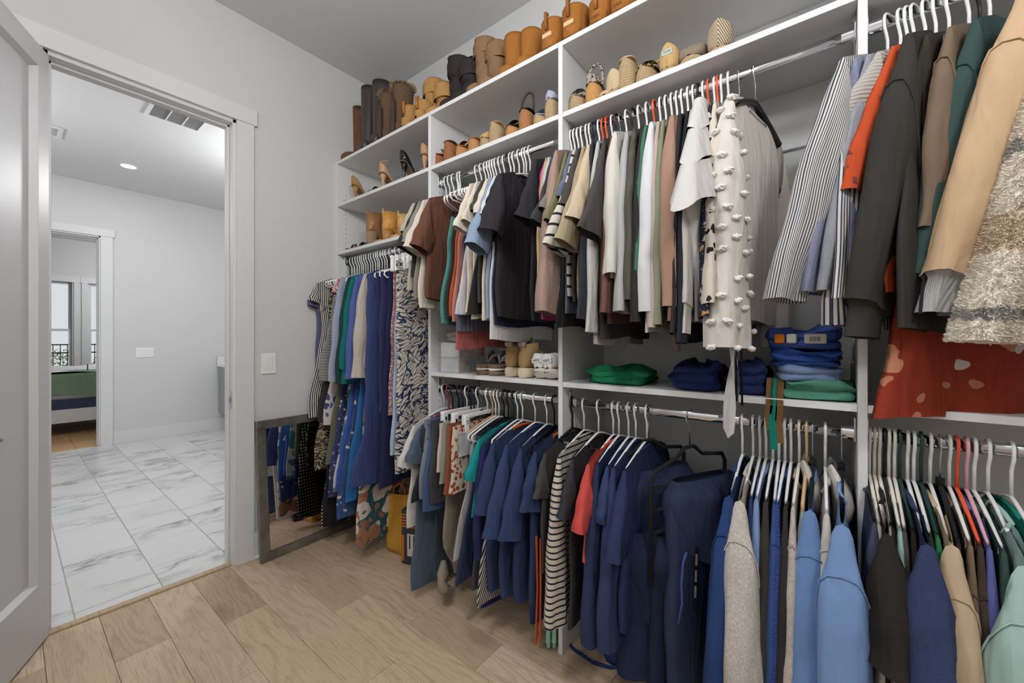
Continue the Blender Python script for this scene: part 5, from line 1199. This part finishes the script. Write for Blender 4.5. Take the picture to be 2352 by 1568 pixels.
# third shelf, long-hang bay
TPE = leather((120, 104, 88), .6)
for k_, u in enumerate((808, 828)): wedge(u, Z3, TOE, 'buckle_sandal', 'taupe buckled sandal' + NEARER[k_], leather((96, 82, 70), .7), TPE, 'taupe buckled sandals', heel=.022, toe=.018, straps=(.55, .72))
wedge(819, Z3, HEEL, 'white_sandal', 'white strap sandal among the taupe sandals', leather((120, 110, 100), .7), plain('white_leather', (224, 222, 220), .4), 'white sandals', heel=.02, toe=.018, straps=(.2, .6), X0=XF + .06)
bootie(856, 492, Z3, HEEL, 'wedge_bootie', 'brown ankle boot with stacked wooden wedge heel', leather((158, 112, 72), .4), fab((172, 140, 108), 'hrib', sc_=.5), 'brown wedge booties', heel=.085)
low_shoe(873, Z3, TOE, 'ballet_flat', 'beige ballet flat between the two ankle boots', leather((190, 156, 118), .5), leather((150, 120, 90), .6), 'beige flats', st=.01, hb=.045)
bootie(893, 490, Z3, HEEL, 'ankle_boot', 'mustard tan leather ankle boot with block heel', leather((206, 148, 74), .45, mott=.1), leather((180, 132, 76), .5), 'mustard ankle boots', heel=.065)
low_shoe(912, Z3, TOE, 'ballet_flat', 'beige flat beside the mustard ankle boot', leather((200, 158, 110), .5), leather((150, 120, 90), .6), 'beige flats by the mustard boot', st=.012, hb=.05)
bootie(928, 496, Z3, HEEL, 'ankle_boot', 'tan leather ankle boot next to the mustard one', leather((204, 158, 96), .45, mott=.1), leather((180, 132, 76), .5), 'tan ankle boots', heel=.06, X0=XF + .05)
# second shelf, narrow bay
CK = cork(); CK2 = cork((178, 120, 74)); RP = rope(); BRN = leather((104, 70, 46), .5)
wedge(1010, Z2, TOE, 'platform_sandal', 'brown stacked platform sandal with its low toe to the room', cork((160, 100, 60)), BRN, 'brown stacked platforms', heel=0.110, toe=0.075)
wedge(1037, Z2, HEEL, 'platform_sandal', 'brown stacked platform sandal with its tall heel to the room', cork((166, 106, 64)), BRN, 'brown stacked platforms', heel=.115, toe=.035)
wedge(1064, Z2, TOE, 'cork_wedge', 'cork wedge sandal with its toe to the room', CK, leather((150, 96, 56), .5), 'cork wedges', heel=0.085, toe=0.065)
wedge(1094, Z2, HEEL, 'cork_wedge', 'cork wedge sandal with its heel to the room', CK, leather((160, 104, 58), .5), 'cork wedges', heel=.075, toe=.03)
wedge(1120, Z2, TOE, 'espadrille_wedge', 'low end of a jute espadrille wedge beside the cork wedges', RP, leather((190, 150, 100), .6), 'jute espadrille wedges', heel=0.100, toe=0.055, closed=True)
wedge(1143, Z2, HEEL, 'espadrille_wedge', 'tall jute espadrille wedge beside the cork wedges', RP, leather((190, 150, 100), .6), 'jute espadrille wedges', heel=.105, toe=.03)
wedge(1180, Z2, TOE, 'cork_wedge', 'cork wedge with black sole and straps showing its toe', CK, PAT, 'black-strapped cork wedges', heel=0.085, toe=0.060)
wedge(1212, Z2, HEEL, 'cork_wedge', 'tall cork wedge with a standing brown ankle strap', CK2, PAT, 'cork wedges with ankle straps', heel=.105, toe=.03, ankle=leather((74, 56, 44), .5))
wedge(1244, Z2, TOE, 'blue_sandal', 'pale blue sandal beside the panel', leather((180, 150, 110), .6), fab((150, 158, 186)), 'pale blue sandals', heel=0.075, toe=0.055, ankle=fab((40, 40, 48)))
wedge(1272, Z2, HEEL, 'espadrille_wedge', 'jute espadrille with pale blue lining beside the panel', RP, fab((170, 176, 196)), 'pale blue espadrilles', heel=.10, toe=.03, back=True)
# second shelf, wide bay
SNK = fab((176, 160, 140), 'leopard', (70, 62, 54), sc_=.5, duty=.4)
wedge(1328, Z2, TOE, 'espadrille_wedge', 'braided jute espadrille with its toe to the room beside the panel', RP, SNK, 'snake strap espadrilles', heel=0.090, toe=0.070, closed=False, straps=(.8,))
wedge(1367, Z2, HEEL, 'espadrille_wedge', 'jute and cork wedge with standing snakeskin ankle strap', cork((204, 152, 88)), SNK, 'snake strap espadrilles', heel=.09, toe=.03, ankle=SNK, back=True)
low_shoe(1398, Z2, TOE, 'espadrille_flat', 'beige canvas espadrille flat with its toe to the room', fab((206, 174, 132)), RP, 'beige espadrille flats', st=.025, hb=.05)
low_shoe(1416, Z2, HEEL, 'espadrille_flat', 'beige canvas espadrille with its heel to the room', fab((208, 178, 136)), RP, 'beige espadrille flats', st=.03, hb=.085)
wedge(1444, Z2, HEEL, 'espadrille_wedge', 'tallest jute rope wedge on the shelf', RP, fab((200, 170, 126)), 'tall jute wedges', heel=.125, toe=.04)
wedge(1484, Z2, TOE, 'espadrille_wedge', 'leopard strap jute espadrille with its toe to the room', RP, fab((204, 168, 118), 'leopard', (60, 44, 32), sc_=.5), 'leopard espadrilles', heel=0.100, toe=0.070, closed=False, straps=(.75,), ankle=leather((200, 160, 112), .6))
o_ = low_shoe(1540, Z2, HEEL, 'canvas_slip_on', 'mustard canvas slip-on with a pale label on its heel', fab((206, 162, 104)), RP, 'mustard canvas slip-ons', st=.03, hb=.09)
MB().box(-.017, .017, -.001, .008, .07, .088, .001).build('heel_label', plain('pale_blue_label', (176, 192, 186), .6), o_); text('TOMS', .0095, M['black'], o_, (0, -.0015, .079), (pi / 2, 0, 0))
low_shoe(1590, Z2, TOE, 'striped_espadrille', 'striped canvas espadrille with its toe to the room', fab((206, 180, 142), 'vstripe', (140, 124, 106)), RP, 'striped canvas espadrilles', st=.04, hb=.085, W=.098)
low_shoe(1655, Z2, HEEL, 'striped_espadrille', 'zebra striped canvas espadrille with its heel to the room', fab((222, 196, 156), 'dstripe', (112, 96, 82), sc_=.6), RP, 'zebra canvas espadrilles', st=.03, hb=.095, W=.095)

# lower shelf, narrow bay
ac = NT('clear_acrylic'); ac.P(Base_Color=(.95, .97, 1, 1), Roughness=.05, Alpha=.22, Specular_IOR_Level=.6); AC = ac.m
p0 = onX(1013, 850, 1.36).y; p1 = p0 - .13
og = empty('acrylic_organizer', (1.36, (p0 + p1) / 2, ZL)); tag(og, 'clear two-drawer acrylic organizer filled with small trinkets', 'organizer')
hy = (p0 - p1) / 2
mb = MB(); mb.box(0, .003, -hy, hy, 0, .15); mb.box(0, .24, -hy, -hy + .003, 0, .15); mb.box(0, .24, hy - .003, hy, 0, .15); mb.box(0, .24, -hy, hy, .147, .15); mb.box(0, .24, -hy, hy, .073, .076); mb.box(.237, .24, -hy, hy, 0, .15)
mb.build('case', AC, og)
for k in range(2): 
    d_ = MB().box(-.004, -.001, -hy + .004, hy - .004, .005 + .075 * k, .068 + .075 * k).build('drawer_front', AC, og); MB().box(-.012, -.004, -.015, .015, .032 + .075 * k, .038 + .075 * k).build('pull', AC, d_)
rg = random.Random(3)
tr = MB(); tr.loft([[(.05 + dx, cos(2 * pi * k / 24) * r, .036 + sin(2 * pi * k / 24) * r) for k in range(24)] for dx, r in ((-.012, .016), (-.012, .032), (.012, .032), (.012, .016))], False, False)
tq = tr.build('tape_roll', leather((176, 108, 58), .4), None, True); tq.location = (1.36, p0 - .085, ZL + .002); tag(tq, 'roll of brown tape in the bottom acrylic drawer', 'tape')
TC = [(206, 214, 218), (160, 120, 70), (96, 74, 56), (196, 60, 80), (70, 90, 130), (206, 176, 110), (60, 50, 44), (210, 206, 200)]
TN = ['white card', 'tan comb', 'brown clip', 'red lipstick', 'blue box', 'golden bracelet box', 'dark brown clasp', 'white tube']
for k in range(8):
    x_ = .02 + .05 * (k % 4) + rg.uniform(0, .02); y_ = rg.uniform(-hy + .015, hy - .04) if k % 4 else hy - .045; z_ = .0765 if k < 4 else .0035; h_ = rg.uniform(.03, .058); w_ = rg.uniform(.008, .018)
    q = MB().box(-w_, w_, -.014, .014, 0, h_, .003).build('trinket', leather(TC[k], .4, mott=.1)); q.location = (1.36 + x_, (p0 + p1) / 2 + y_, ZL + z_); q.rotation_euler = (0, 0, rg.uniform(-.5, .5))
    tag(q, '%s stored in the %s drawer of the acrylic organizer' % (TN[k], 'upper' if k < 4 else 'lower'), 'trinket', 'trinkets in the organizer')
def folded(name, label, c, wx, wy, h, mat, seed, cat='clothing', layers=3, rz=0., grp=None):
    """soft folded cloth: stacked rolled layers with uneven edges"""
    rng = random.Random(seed); rings = []; n = 40; P = [(rng.uniform(1, 5), rng.uniform(0, 6.28), rng.uniform(.3, 1)) for _ in range(4)]
    N = layers * 6
    for i in range(N + 1):
        t = i / N; q = abs(sin(pi * t * layers)) ** .5; k = (.90 + .10 * q) * (1 if .02 < t < .97 else .8)
        r = []
        for j in range(n):
            a = 2 * pi * j / n; ca, sa = cos(a), sin(a); e = .38
            wob = 1 + .05 * sum(w_ * sin(f * a + p + 3 * t * layers) for f, p, w_ in P)
            x = wx / 2 * (1 if ca >= 0 else -1) * abs(ca) ** e * k * wob; y = wy / 2 * (1 if sa >= 0 else -1) * abs(sa) ** e * k * wob
            r.append((x, y, h * t * (1 + .16 * sin(2 * a + seed) * t + .08 * sin(5 * a + seed * 2) * t)))
        r = [tuple(Vector(p) + noise3(Vector(p) * 22 + Vector((seed, t * 2, 0))) * .010 * (.25 + t)) for p in r]
        rings.append(r)
    top = rings[-1]; cx = [tuple(v * .5 if i < 2 else v + h * .05 for i, v in enumerate(p)) for p in top]; rings.append(cx)
    o = MB().loft(rings).build(name, mat, None, True); o.location = c; o.rotation_euler = (0, 0, rz)
    return tag(o, label, cat, grp)
folded('fabric_pouch', 'taupe fabric pouch lying on the acrylic organizer', (1.47, (p0 + p1) / 2 - .005, ZL + .151), .18, .11, .045, fab((134, 124, 114)), 4, 'pouch', 2)
GRY = fab((150, 152, 154)); BRS = plain('brown_foam', (128, 106, 84), .6); WHS = plain('white_foam', (226, 222, 214), .5)
for k, (u, lb) in enumerate(((1112, 'grey flip-flop with thick brown striped sole next to the organizer'), (1140, 'grey flip-flop with thick striped sole beside the high-tops'))):
    X, y = place(u, XF + .03, .25, TOE); o = shoe('platform_flip_flop', lb, 'sandal', X, y, ZL, TOE, 'striped-sole flip-flops')
    for nm, z0, z1, m_ in (('outsole', 0, .022, BRS), ('midsole', .022, .034, WHS), ('topsole', .034, .052, BRS)): foot(.25, .088, lambda t: z0, lambda t: z1).build(nm, m_, o, True)
    for s in (-1, 1): MB().tube([(0, .185, .052), (s * .018, .17, .085), (s * .036, .11, .10), (s * .04, .06, .055)], [.004, .007, .012, .008], 8).build('strap', GRY, o, True)
HT = fab((190, 150, 104), 'heather', (178, 138, 92)); ZB = fab((206, 190, 170), 'dstripe', (40, 36, 34), sc_=.55)
for u, lb in ((1180, 'beige high-top platform sneaker with zebra laces next to the flip-flops'), (1210, 'beige high-top platform sneaker with zebra laces next to the white trainers')):
    X, y = place(u, XF + .03, .25, HEEL); o = shoe('high_top_sneaker', lb, 'sneaker', X, y, ZL, HEEL, 'beige zebra high-tops')
    foot(.25, .092, lambda t: 0, lambda t: .045).build('platform_sole', plain('cream_rubber', (222, 206, 178), .6), o, True)
    foot(.25, .084, lambda t: .043, lambda t: .045 + lin([(0, .07), (.3, .10), (.5, .07), (.75, .05), (1, .015)], t)).build('upper', HT, o, True)
    column([(.07, .06, .036, .052, 0), (.11, .06, .038, .054, 0), (.15, .056, .036, .052, .004), (.148, .056, .032, .047, .004), (.11, .06, .03, .045, 0)]).build('collar', HT, o, True)
    foot(.25, .05, lambda t: .05, lambda t: .175 - .26 * (t - .28), 8, .28, .62).build('lace_panel', ZB, o, True)
    MB().box(-.02, .02, -.002, .012, .135, .155, .003).build('heel_tab', fab((170, 160, 148)), o)
WL = plain('white_leather_upper', (230, 228, 226), .45)
for u, lb in ((1249, 'white trainer with lettered heel leaning beside the high-tops'), (1272, 'white trainer with lettered heel touching the panel')):
    X, y = place(u, XF + .025, .25, HEEL); o = shoe('white_trainer', lb, 'sneaker', X, y, ZL + .004, HEEL, 'white trainers', -.14)
    foot(.25, .09, lambda t: .03 * max(0, .12 - t) / .12, lambda t: .042).build('midsole', plain('ivory_rubber', (228, 218, 204), .6), o, True)
    foot(.25, .084, lambda t: .040, lambda t: .044 + lin([(0, .062), (.1, .06), (.3, .045), (.5, .06), (.75, .045), (1, .015)], t)).build('upper', WL, o, True)
    foot(.25, .0885, lambda t: .043, lambda t: .049, 8, 0, .6).build('tan_band', leather((186, 150, 100), .5), o, True)
    MB().box(-.024, .024, -.0015, .006, .066, .086, .001).build('heel_tab', WL, o); text('NIKE', .0155, M['black'], o, (0, -.002, .076), (pi / 2, 0, 0))
    mesh_obj('swoosh', [(-.016, -.002, .036), (-.0175, -.002, .030), (-.014, -.002, .026), (-.008, -.002, .0265), (.012, -.002, .0305), (-.009, -.002, .029), (-.013, -.002, .0298)], [(0, 1, 2, 6), (2, 3, 5, 6), (3, 4, 5)], plain('navy_print', (30, 44, 80), .5), o)

# lower shelf, wide bay: folded scrubs
ya, yb = onX(1357, 860, 1.42).y, onX(1485, 860, 1.42).y
folded('folded_shirt', 'emerald green folded shirt alone on the shelf', (1.47, (ya + yb) / 2, ZL), .20, ya - yb, .055, fab((30, 130, 84)), 11, 'folded clothes', 2, .1)
ya, yb = onX(1548, 860, 1.42).y, onX(1655, 860, 1.42).y
folded('folded_scrubs', 'dark navy folded scrubs left of the white blouse tails', (1.47, (ya + yb) / 2, ZL), .22, ya - yb, .085, fab((34, 52, 104)), 12, 'folded clothes', 3)
ya, yb = onX(1672, 860, 1.42).y, onX(1765, 860, 1.42).y
folded('folded_scrubs', 'dark navy folded scrubs between the white tails and the bright blue stack', (1.47, (ya + yb) / 2, ZL), .22, ya - yb, .085, fab((32, 46, 92)), 13, 'folded clothes', 3)
yc = (onX(1775, 860, 1.42).y + onX(1962, 860, 1.42).y) / 2; wy = onX(1775, 860, 1.42).y - onX(1962, 860, 1.42).y
folded('folded_scrubs', 'sea green folded scrubs at the bottom of the stack', (1.47, yc - .01, ZL), .25, wy * .92, .05, fab((84, 150, 128)), 14, 'folded clothes', 2)
folded('folded_scrubs', 'light blue folded scrubs in the middle of the stack', (1.46, yc + .012, ZL + .048), .22, wy * .80, .044, fab((124, 148, 200)), 15, 'folded clothes', 2, .06)
folded('folded_scrubs', 'royal blue folded scrubs near the top of the stack', (1.46, yc + .012, ZL + .090), .23, wy * .84, .048, fab((46, 80, 156)), 16, 'folded clothes', 3, -.05)
ts = folded('folded_scrubs', 'cobalt blue scrub shirt with labels on top of the stack', (1.46, yc + .02, ZL + .137), .24, wy * .92, .055, fab((52, 74, 146)), 17, 'folded clothes', 2)
for k, (dy, w_, m_) in enumerate(((.05, .012, fab((214, 110, 30))), (.022, .012, fab((190, 186, 176))), (-.03, .024, fab((206, 196, 184))))):
    q = MB().box(-.130, -.116, dy - w_, dy + w_, .018, .044, .003).build('size_label', m_, ts)
    if k == 2:
        for j in range(6): MB().box(-.1308, -.1300, dy - .010 + j * .004, dy - .0085 + j * .004, .024, .036).build('barcode_bar', M['black'], q)
def lace(u0, name, label, mat, pts, w_=.010, cat='drawstring'):
    V = []; F = []
    for i, (x, y, z) in enumerate(pts):
        V += [(x, y - w_, z), (x, y + w_, z), (x + .002, y + w_, z), (x + .002, y - w_, z)]
        if i:
            b = 4 * i; F += [(b - 4 + a, b - 4 + (a + 1) % 4, b + (a + 1) % 4, b + a) for a in range(4)]
    F += [(3, 2, 1, 0), tuple(len(V) - 4 + a for a in range(4))]
    return tag(mesh_obj(name, V, F, mat), label, cat)
for u, nm, mm, vb in ((1766, 'brown woven drawstring hanging over the shelf beside the teal one', fab((124, 92, 54)), 985), (1776, 'teal drawstring hanging longest over the shelf edge', fab((16, 128, 112)), 1032), (1790, 'brown woven drawstring hanging under the light blue scrubs', fab((118, 86, 50)), 1018)):
    y_ = onX(u, 900, XF - .006).y; zb_ = onX(u, vb, XF - .006).z
    lace(u, 'drawstring', nm, mm, [(XF + .035, y_, ZL + .055), (XF + .018, y_, ZL + .03), (XF + .004, y_, ZL + .004), (XF - .006, y_ - .001, ZL - .02), (XF - .006, y_ + .002, (ZL + zb_) / 2), (XF - .004, y_ - .002, zb_)], .0085)

# ================================================================== FLOOR THINGS
mir = empty('floor_mirror', (.862, 2.418, 0)); tag(mir, 'rectangular pewter framed mirror leaning against the wall on the floor', 'mirror')
mir.rotation_euler = (radians(-5.0), 0, radians(2.0)); MW, MH, ME, MD = .575, .775, .048, .028
for nm, a in (('frame_rail', (0, MW, 0, MD, 0, ME)), ('frame_rail', (0, MW, 0, MD, MH - ME, MH)), ('frame_stile', (0, ME, 0, MD, ME, MH - ME)), ('frame_stile', (MW - ME, MW, 0, MD, ME, MH - ME))): boxo(nm, *a, M['pewter'], mir, .002)
boxo('mirror_glass', ME - .004, MW - ME + .004, .010, .014, ME - .004, MH - ME + .004, M['mirror'], mir); boxo('backing', .01, MW - .01, MD - .008, MD - .002, .01, MH - .01, M['hole'], mir)
bc = onZ(914, 1268, 0); bag = empty('tote_bag', (bc.x + .05, bc.y, 0), radians(14)); tag(bag, 'yellow soft tote bag with orange handles on the floor', 'bag')
YB = leather((206, 154, 60), .4, mott=.12)
rings = []
for i in range(11):
    t = i / 10; wx, wy = .066 - .012 * t + .006 * sin(6 * t), .10 - .006 * t + .004 * sin(9 * t + 1); r = []
    for j in range(28):
        a = 2 * pi * j / 28; ca, sa = cos(a), sin(a)
        r.append((wx * (1 if ca >= 0 else -1) * abs(ca) ** .35 + .006 * sin(5 * t + sa * 2), wy * (1 if sa >= 0 else -1) * abs(sa) ** .35, .34 * t + (.012 * sin(2 * a) if i == 10 else 0)))
    rings.append(r)
MB().loft(rings, True, False).build('bag_body', YB, bag, True)
for s in (-1, 1): MB().tube([(s * .05, -.045, .31), (s * .05, -.04, .37), (s * .045, 0, .40), (s * .05, .04, .37), (s * .05, .045, .31)], .006, 8).build('handle', leather((186, 104, 34), .5), bag, True)
bc = onZ(938, 1292, 0); b2 = empty('shopping_bag', (bc.x + .05, bc.y - .02, 0), radians(20)); tag(b2, 'reusable shopping bag with orange and black stripes beside the yellow tote', 'bag')
boxo('bag_body', -.06, .06, -.07, .07, 0, .30, plain('dark_woven_plastic', (52, 56, 64), .6), b2, .006)
for k in range(5): boxo('stripe', -.0612, -.0602, -.066, .066, .205 + .016 * k, .213 + .016 * k, plain('orange_print', (196, 110, 40), .6), b2)
boxo('side_stripe', -.0612, -.0602, .05, .064, .02, .16, plain('orange_print2', (196, 110, 40), .6), b2); boxo('pale_print', -.0612, -.0602, -.05, .03, .05, .17, plain('pale_print', (206, 202, 196), .6), b2)
for k in range(3): boxo('dark_bar', -.0624, -.0610, -.042 + .026 * k, -.034 + .026 * k, .09, .165, plain('dark_print', (60, 58, 58), .6), b2)
for k, u in enumerate((1252, 1266)):
    p = onZ(u, 1498, 0); o = empty('clip_rack', (p.x + .02, p.y, .004), radians(10 + 8 * k)); tag(o, ('mint green plastic clip rack standing by the orange drawstrings', 'mint green plastic clip rack standing under the striped shirt')[k], 'rack')
    o.rotation_euler = (0, radians(6), radians(10 + 8 * k))
    boxo('spine', 0, .05, -.007, .007, 0, .52, M['mint'], o, .003)
    for j in range(6): boxo('clip', -.006, .0, -.009, .009, .02 + .085 * j, .075 + .085 * j, M['mint'], o, .002)
pp = onZ(1470, 1545, 0)
folded('navy_sack', 'crumpled navy drawstring sack on the floor below the navy tops', (pp.x + .12, pp.y, 0), .26, .34, .09, fab((38, 56, 110)), 21, 'bag', 2, .3)
P_ = [onZ(u, v, .006) for u, v in ((1290, 1462), (1320, 1492), (1360, 1520), (1400, 1532), (1440, 1530))]
tag(MB().tube([tuple(p) for p in P_], .006, 8).build('sack_cord', fab((40, 60, 116)), None, True), 'navy cord trailing across the oak floor', 'cord')

# ================================================================== BEDROOM AND OUTSIDE
bed = empty('bed', (-.6, 7.62, 0)); tag(bed, 'bed with white frame, navy base and sage green blanket seen through both doorways', 'bed')
boxo('side_rail', 0, 2.0, 0, .03, .165, .335, M['trim'], bed, .003); boxo('end_rail', 0, .03, .03, 2.0, .165, .335, M['trim'], bed, .003); boxo('end_rail', 1.97, 2.0, .03, 2.0, .165, .335, M['trim'], bed, .003)
for x in (.0, 1.94):
    for y in (0, 1.94): boxo('leg', x, x + .06, y, y + .06, 0, .165, M['trim'], bed)
boxo('box_base', .03, 1.97, .03, 1.97, .30, .46, fab((52, 58, 84), 'heather', (80, 86, 110)), bed, .01); boxo('mattress', .03, 1.97, .03, 1.97, .46, .78, fab((216, 216, 222)), bed, .03)
V = []; F = []; nx, nz = 44, 12
for i in range(nx + 1):
    x = .0 + 2.0 * i / nx
    for j in range(nz + 1):
        t = j / nz
        if t < .7: y = -.012 - .012 * sin(9 * x + 4 * t) - .008 * sin(23 * x); z = .51 + .05 * sin(2.2 * x + .6) + (.80 - .51 - .05 * sin(2.2 * x + .6)) * t / .7
        else: y = -.012 + (t - .7) / .3 * .5; z = .80 + .012 * sin(5 * x + 8 * t)
        V.append((x, y, z))
for i in range(nx):
    for j in range(nz): a = i * (nz + 1) + j; F.append((a, a + nz + 1, a + nz + 2, a + 1))
mesh_obj('blanket', V, F, fab((120, 146, 118)), bed, True)
V = []; F = []
for i in range(nx + 1):
    x = .0 + 2.0 * i / nx
    for j in range(9):
        t = j / 8; V.append((x, .02 + 1.3 * t, .825 + .03 * sin(3 * x + 1) * (1 - t) + .02 * sin(7 * x + 9 * t) + .02 * t))
for i in range(nx):
    for j in range(8): a = i * 9 + j; F.append((a, a + 9, a + 10, a + 1))
mesh_obj('top_sheet', V, F, fab((226, 226, 230)), bed, True)
gnd = struct(boxo('ground_outside', -8, 10, YR1 + .2, 26, -.3, -.2, plain('lawn', (110, 128, 80), .9)))
fn = empty('garden_fence', (0, 12.6, 0)); tag(fn, 'black metal garden fence outside the bedroom windows', 'fence')
for z in (.95, 1.12): MB().box(-1.5, 3.2, -.012, .012, z - .012, z + .012).build('rail', M['black'], fn)
for k in range(48): MB().box(-1.5 + k * .1 - .006, -1.5 + k * .1 + .006, -.006, .006, -.2, 1.12).build('picket', M['black'], fn)
LEAF = (lambda n: (n.P(Base_Color=n.ramp(n.n('ObjectInfo').outputs['Random'], [(0, C8((90, 140, 60), 1)), (1, C8((150, 180, 60), 1))]), Roughness=.6), n.m)[1])(NT('shrub_leaf'))
for k, (x, y, r, zc) in enumerate(((.15, 13.1, .5, .72), (.68, 13.3, .42, .8), (1.55, 13.2, .4, .72), (-.5, 13.2, .5, .7))):
    rg = random.Random(k); mb = MB()
    for i in range(1300):
        a, b = rg.uniform(0, 6.28), rg.uniform(-1, 1); q = sqrt(1 - b * b); rr = r * rg.uniform(.6, 1.05)
        c = Vector((cos(a) * q * rr, sin(a) * q * rr, zc + b * rr * .95)); d = Vector((rg.uniform(-1, 1), rg.uniform(-1, 1), rg.uniform(-.6, 1))).normalized() * .035; t_ = d.cross(Vector((rg.random(), rg.random(), rg.random()))).normalized() * .014
        mb.add([c, c + d * .5 + t_, c + d, c + d * .5 - t_], [(0, 1, 2, 3)])
    o = empty('garden_shrub', (x, y, -.2)); tag(o, ('leafy green shrub behind the fence under the wide window pane', 'bright green shrub behind the fence at the window frame', 'green shrub behind the fence at the second window', 'green shrub behind the fence hidden by the door')[k], 'shrub')
    mb.build('foliage', LEAF, o)['kind'] = 'stuff'; MB().tube([(0, 0, 0), (.02, 0, zc * .6), (0, .02, zc)], .03, 8).build('stem', leather((90, 70, 50), .8), o, True)
# drawstrings of the slate joggers on the second tiered hanger
jog = [o for o in COL.objects if o.get('label') == 'slate navy joggers with drawstring draped over the tiered hanger'][0]
def on_drape(u, v, off):
    r = ray(u, v); c, s_ = cos(radians(-27)), sin(radians(-27)); n_ = (-s_, c)      # plane of the hanger
    k = (XR * n_[0] + jog.location.y * n_[1]) / (r[0] * n_[0] + r[1] * n_[1]); p = Vector((r[0] * k, r[1] * k, r[2] * k + CAMH))
    return p - Vector((r[0], r[1], 0)).normalized() * off
def pinned(o, par):
    o.parent = par; o.matrix_parent_inverse = (Matrix.Translation(par.location) @ Matrix.Rotation(par.rotation_euler.z, 4, 'Z')).inverted()
P_ = [on_drape(u, v, .13) for u, v in ((1577, 1224), (1569, 1245), (1565, 1290), (1567, 1330), (1558, 1372))]
pinned(MB().tube([tuple(p) for p in P_], .0035, 6).build('drawstring', fab((70, 92, 150)), None, True), jog)
P_ = [on_drape(u, v, .13) for u, v in ((1601, 1214), (1599, 1260), (1597, 1300), (1595, 1335), (1598, 1352))]
ds_ = MB()
for a, b in zip(P_[:-1], P_[1:]):
    t = (b - a); w_ = Vector((RT[0], RT[1], 0)) * .0055
    ds_.add([a - w_, a + w_, b + w_, b - w_], [(0, 1, 2, 3)])
dq = ds_.build('printed_drawstring', fab((26, 28, 40)), None); pinned(dq, jog)
mk = MB(); 
for g0 in (1228, 1262, 1295):
    for j in range(8):
        p = on_drape(1600 - (g0 - 1228) * .04 - j * .1, g0 + j * 3.1, .132); w_ = Vector((RT[0], RT[1], 0)) * .0034
        mk.add([p - w_, p + w_, p + w_ - Vector((0, 0, .0022)), p - w_ - Vector((0, 0, .0022))], [(0, 1, 2, 3)])
mq = mk.build('white_print', plain('white_print', (220, 214, 200), .7), None); pinned(mq, jog);
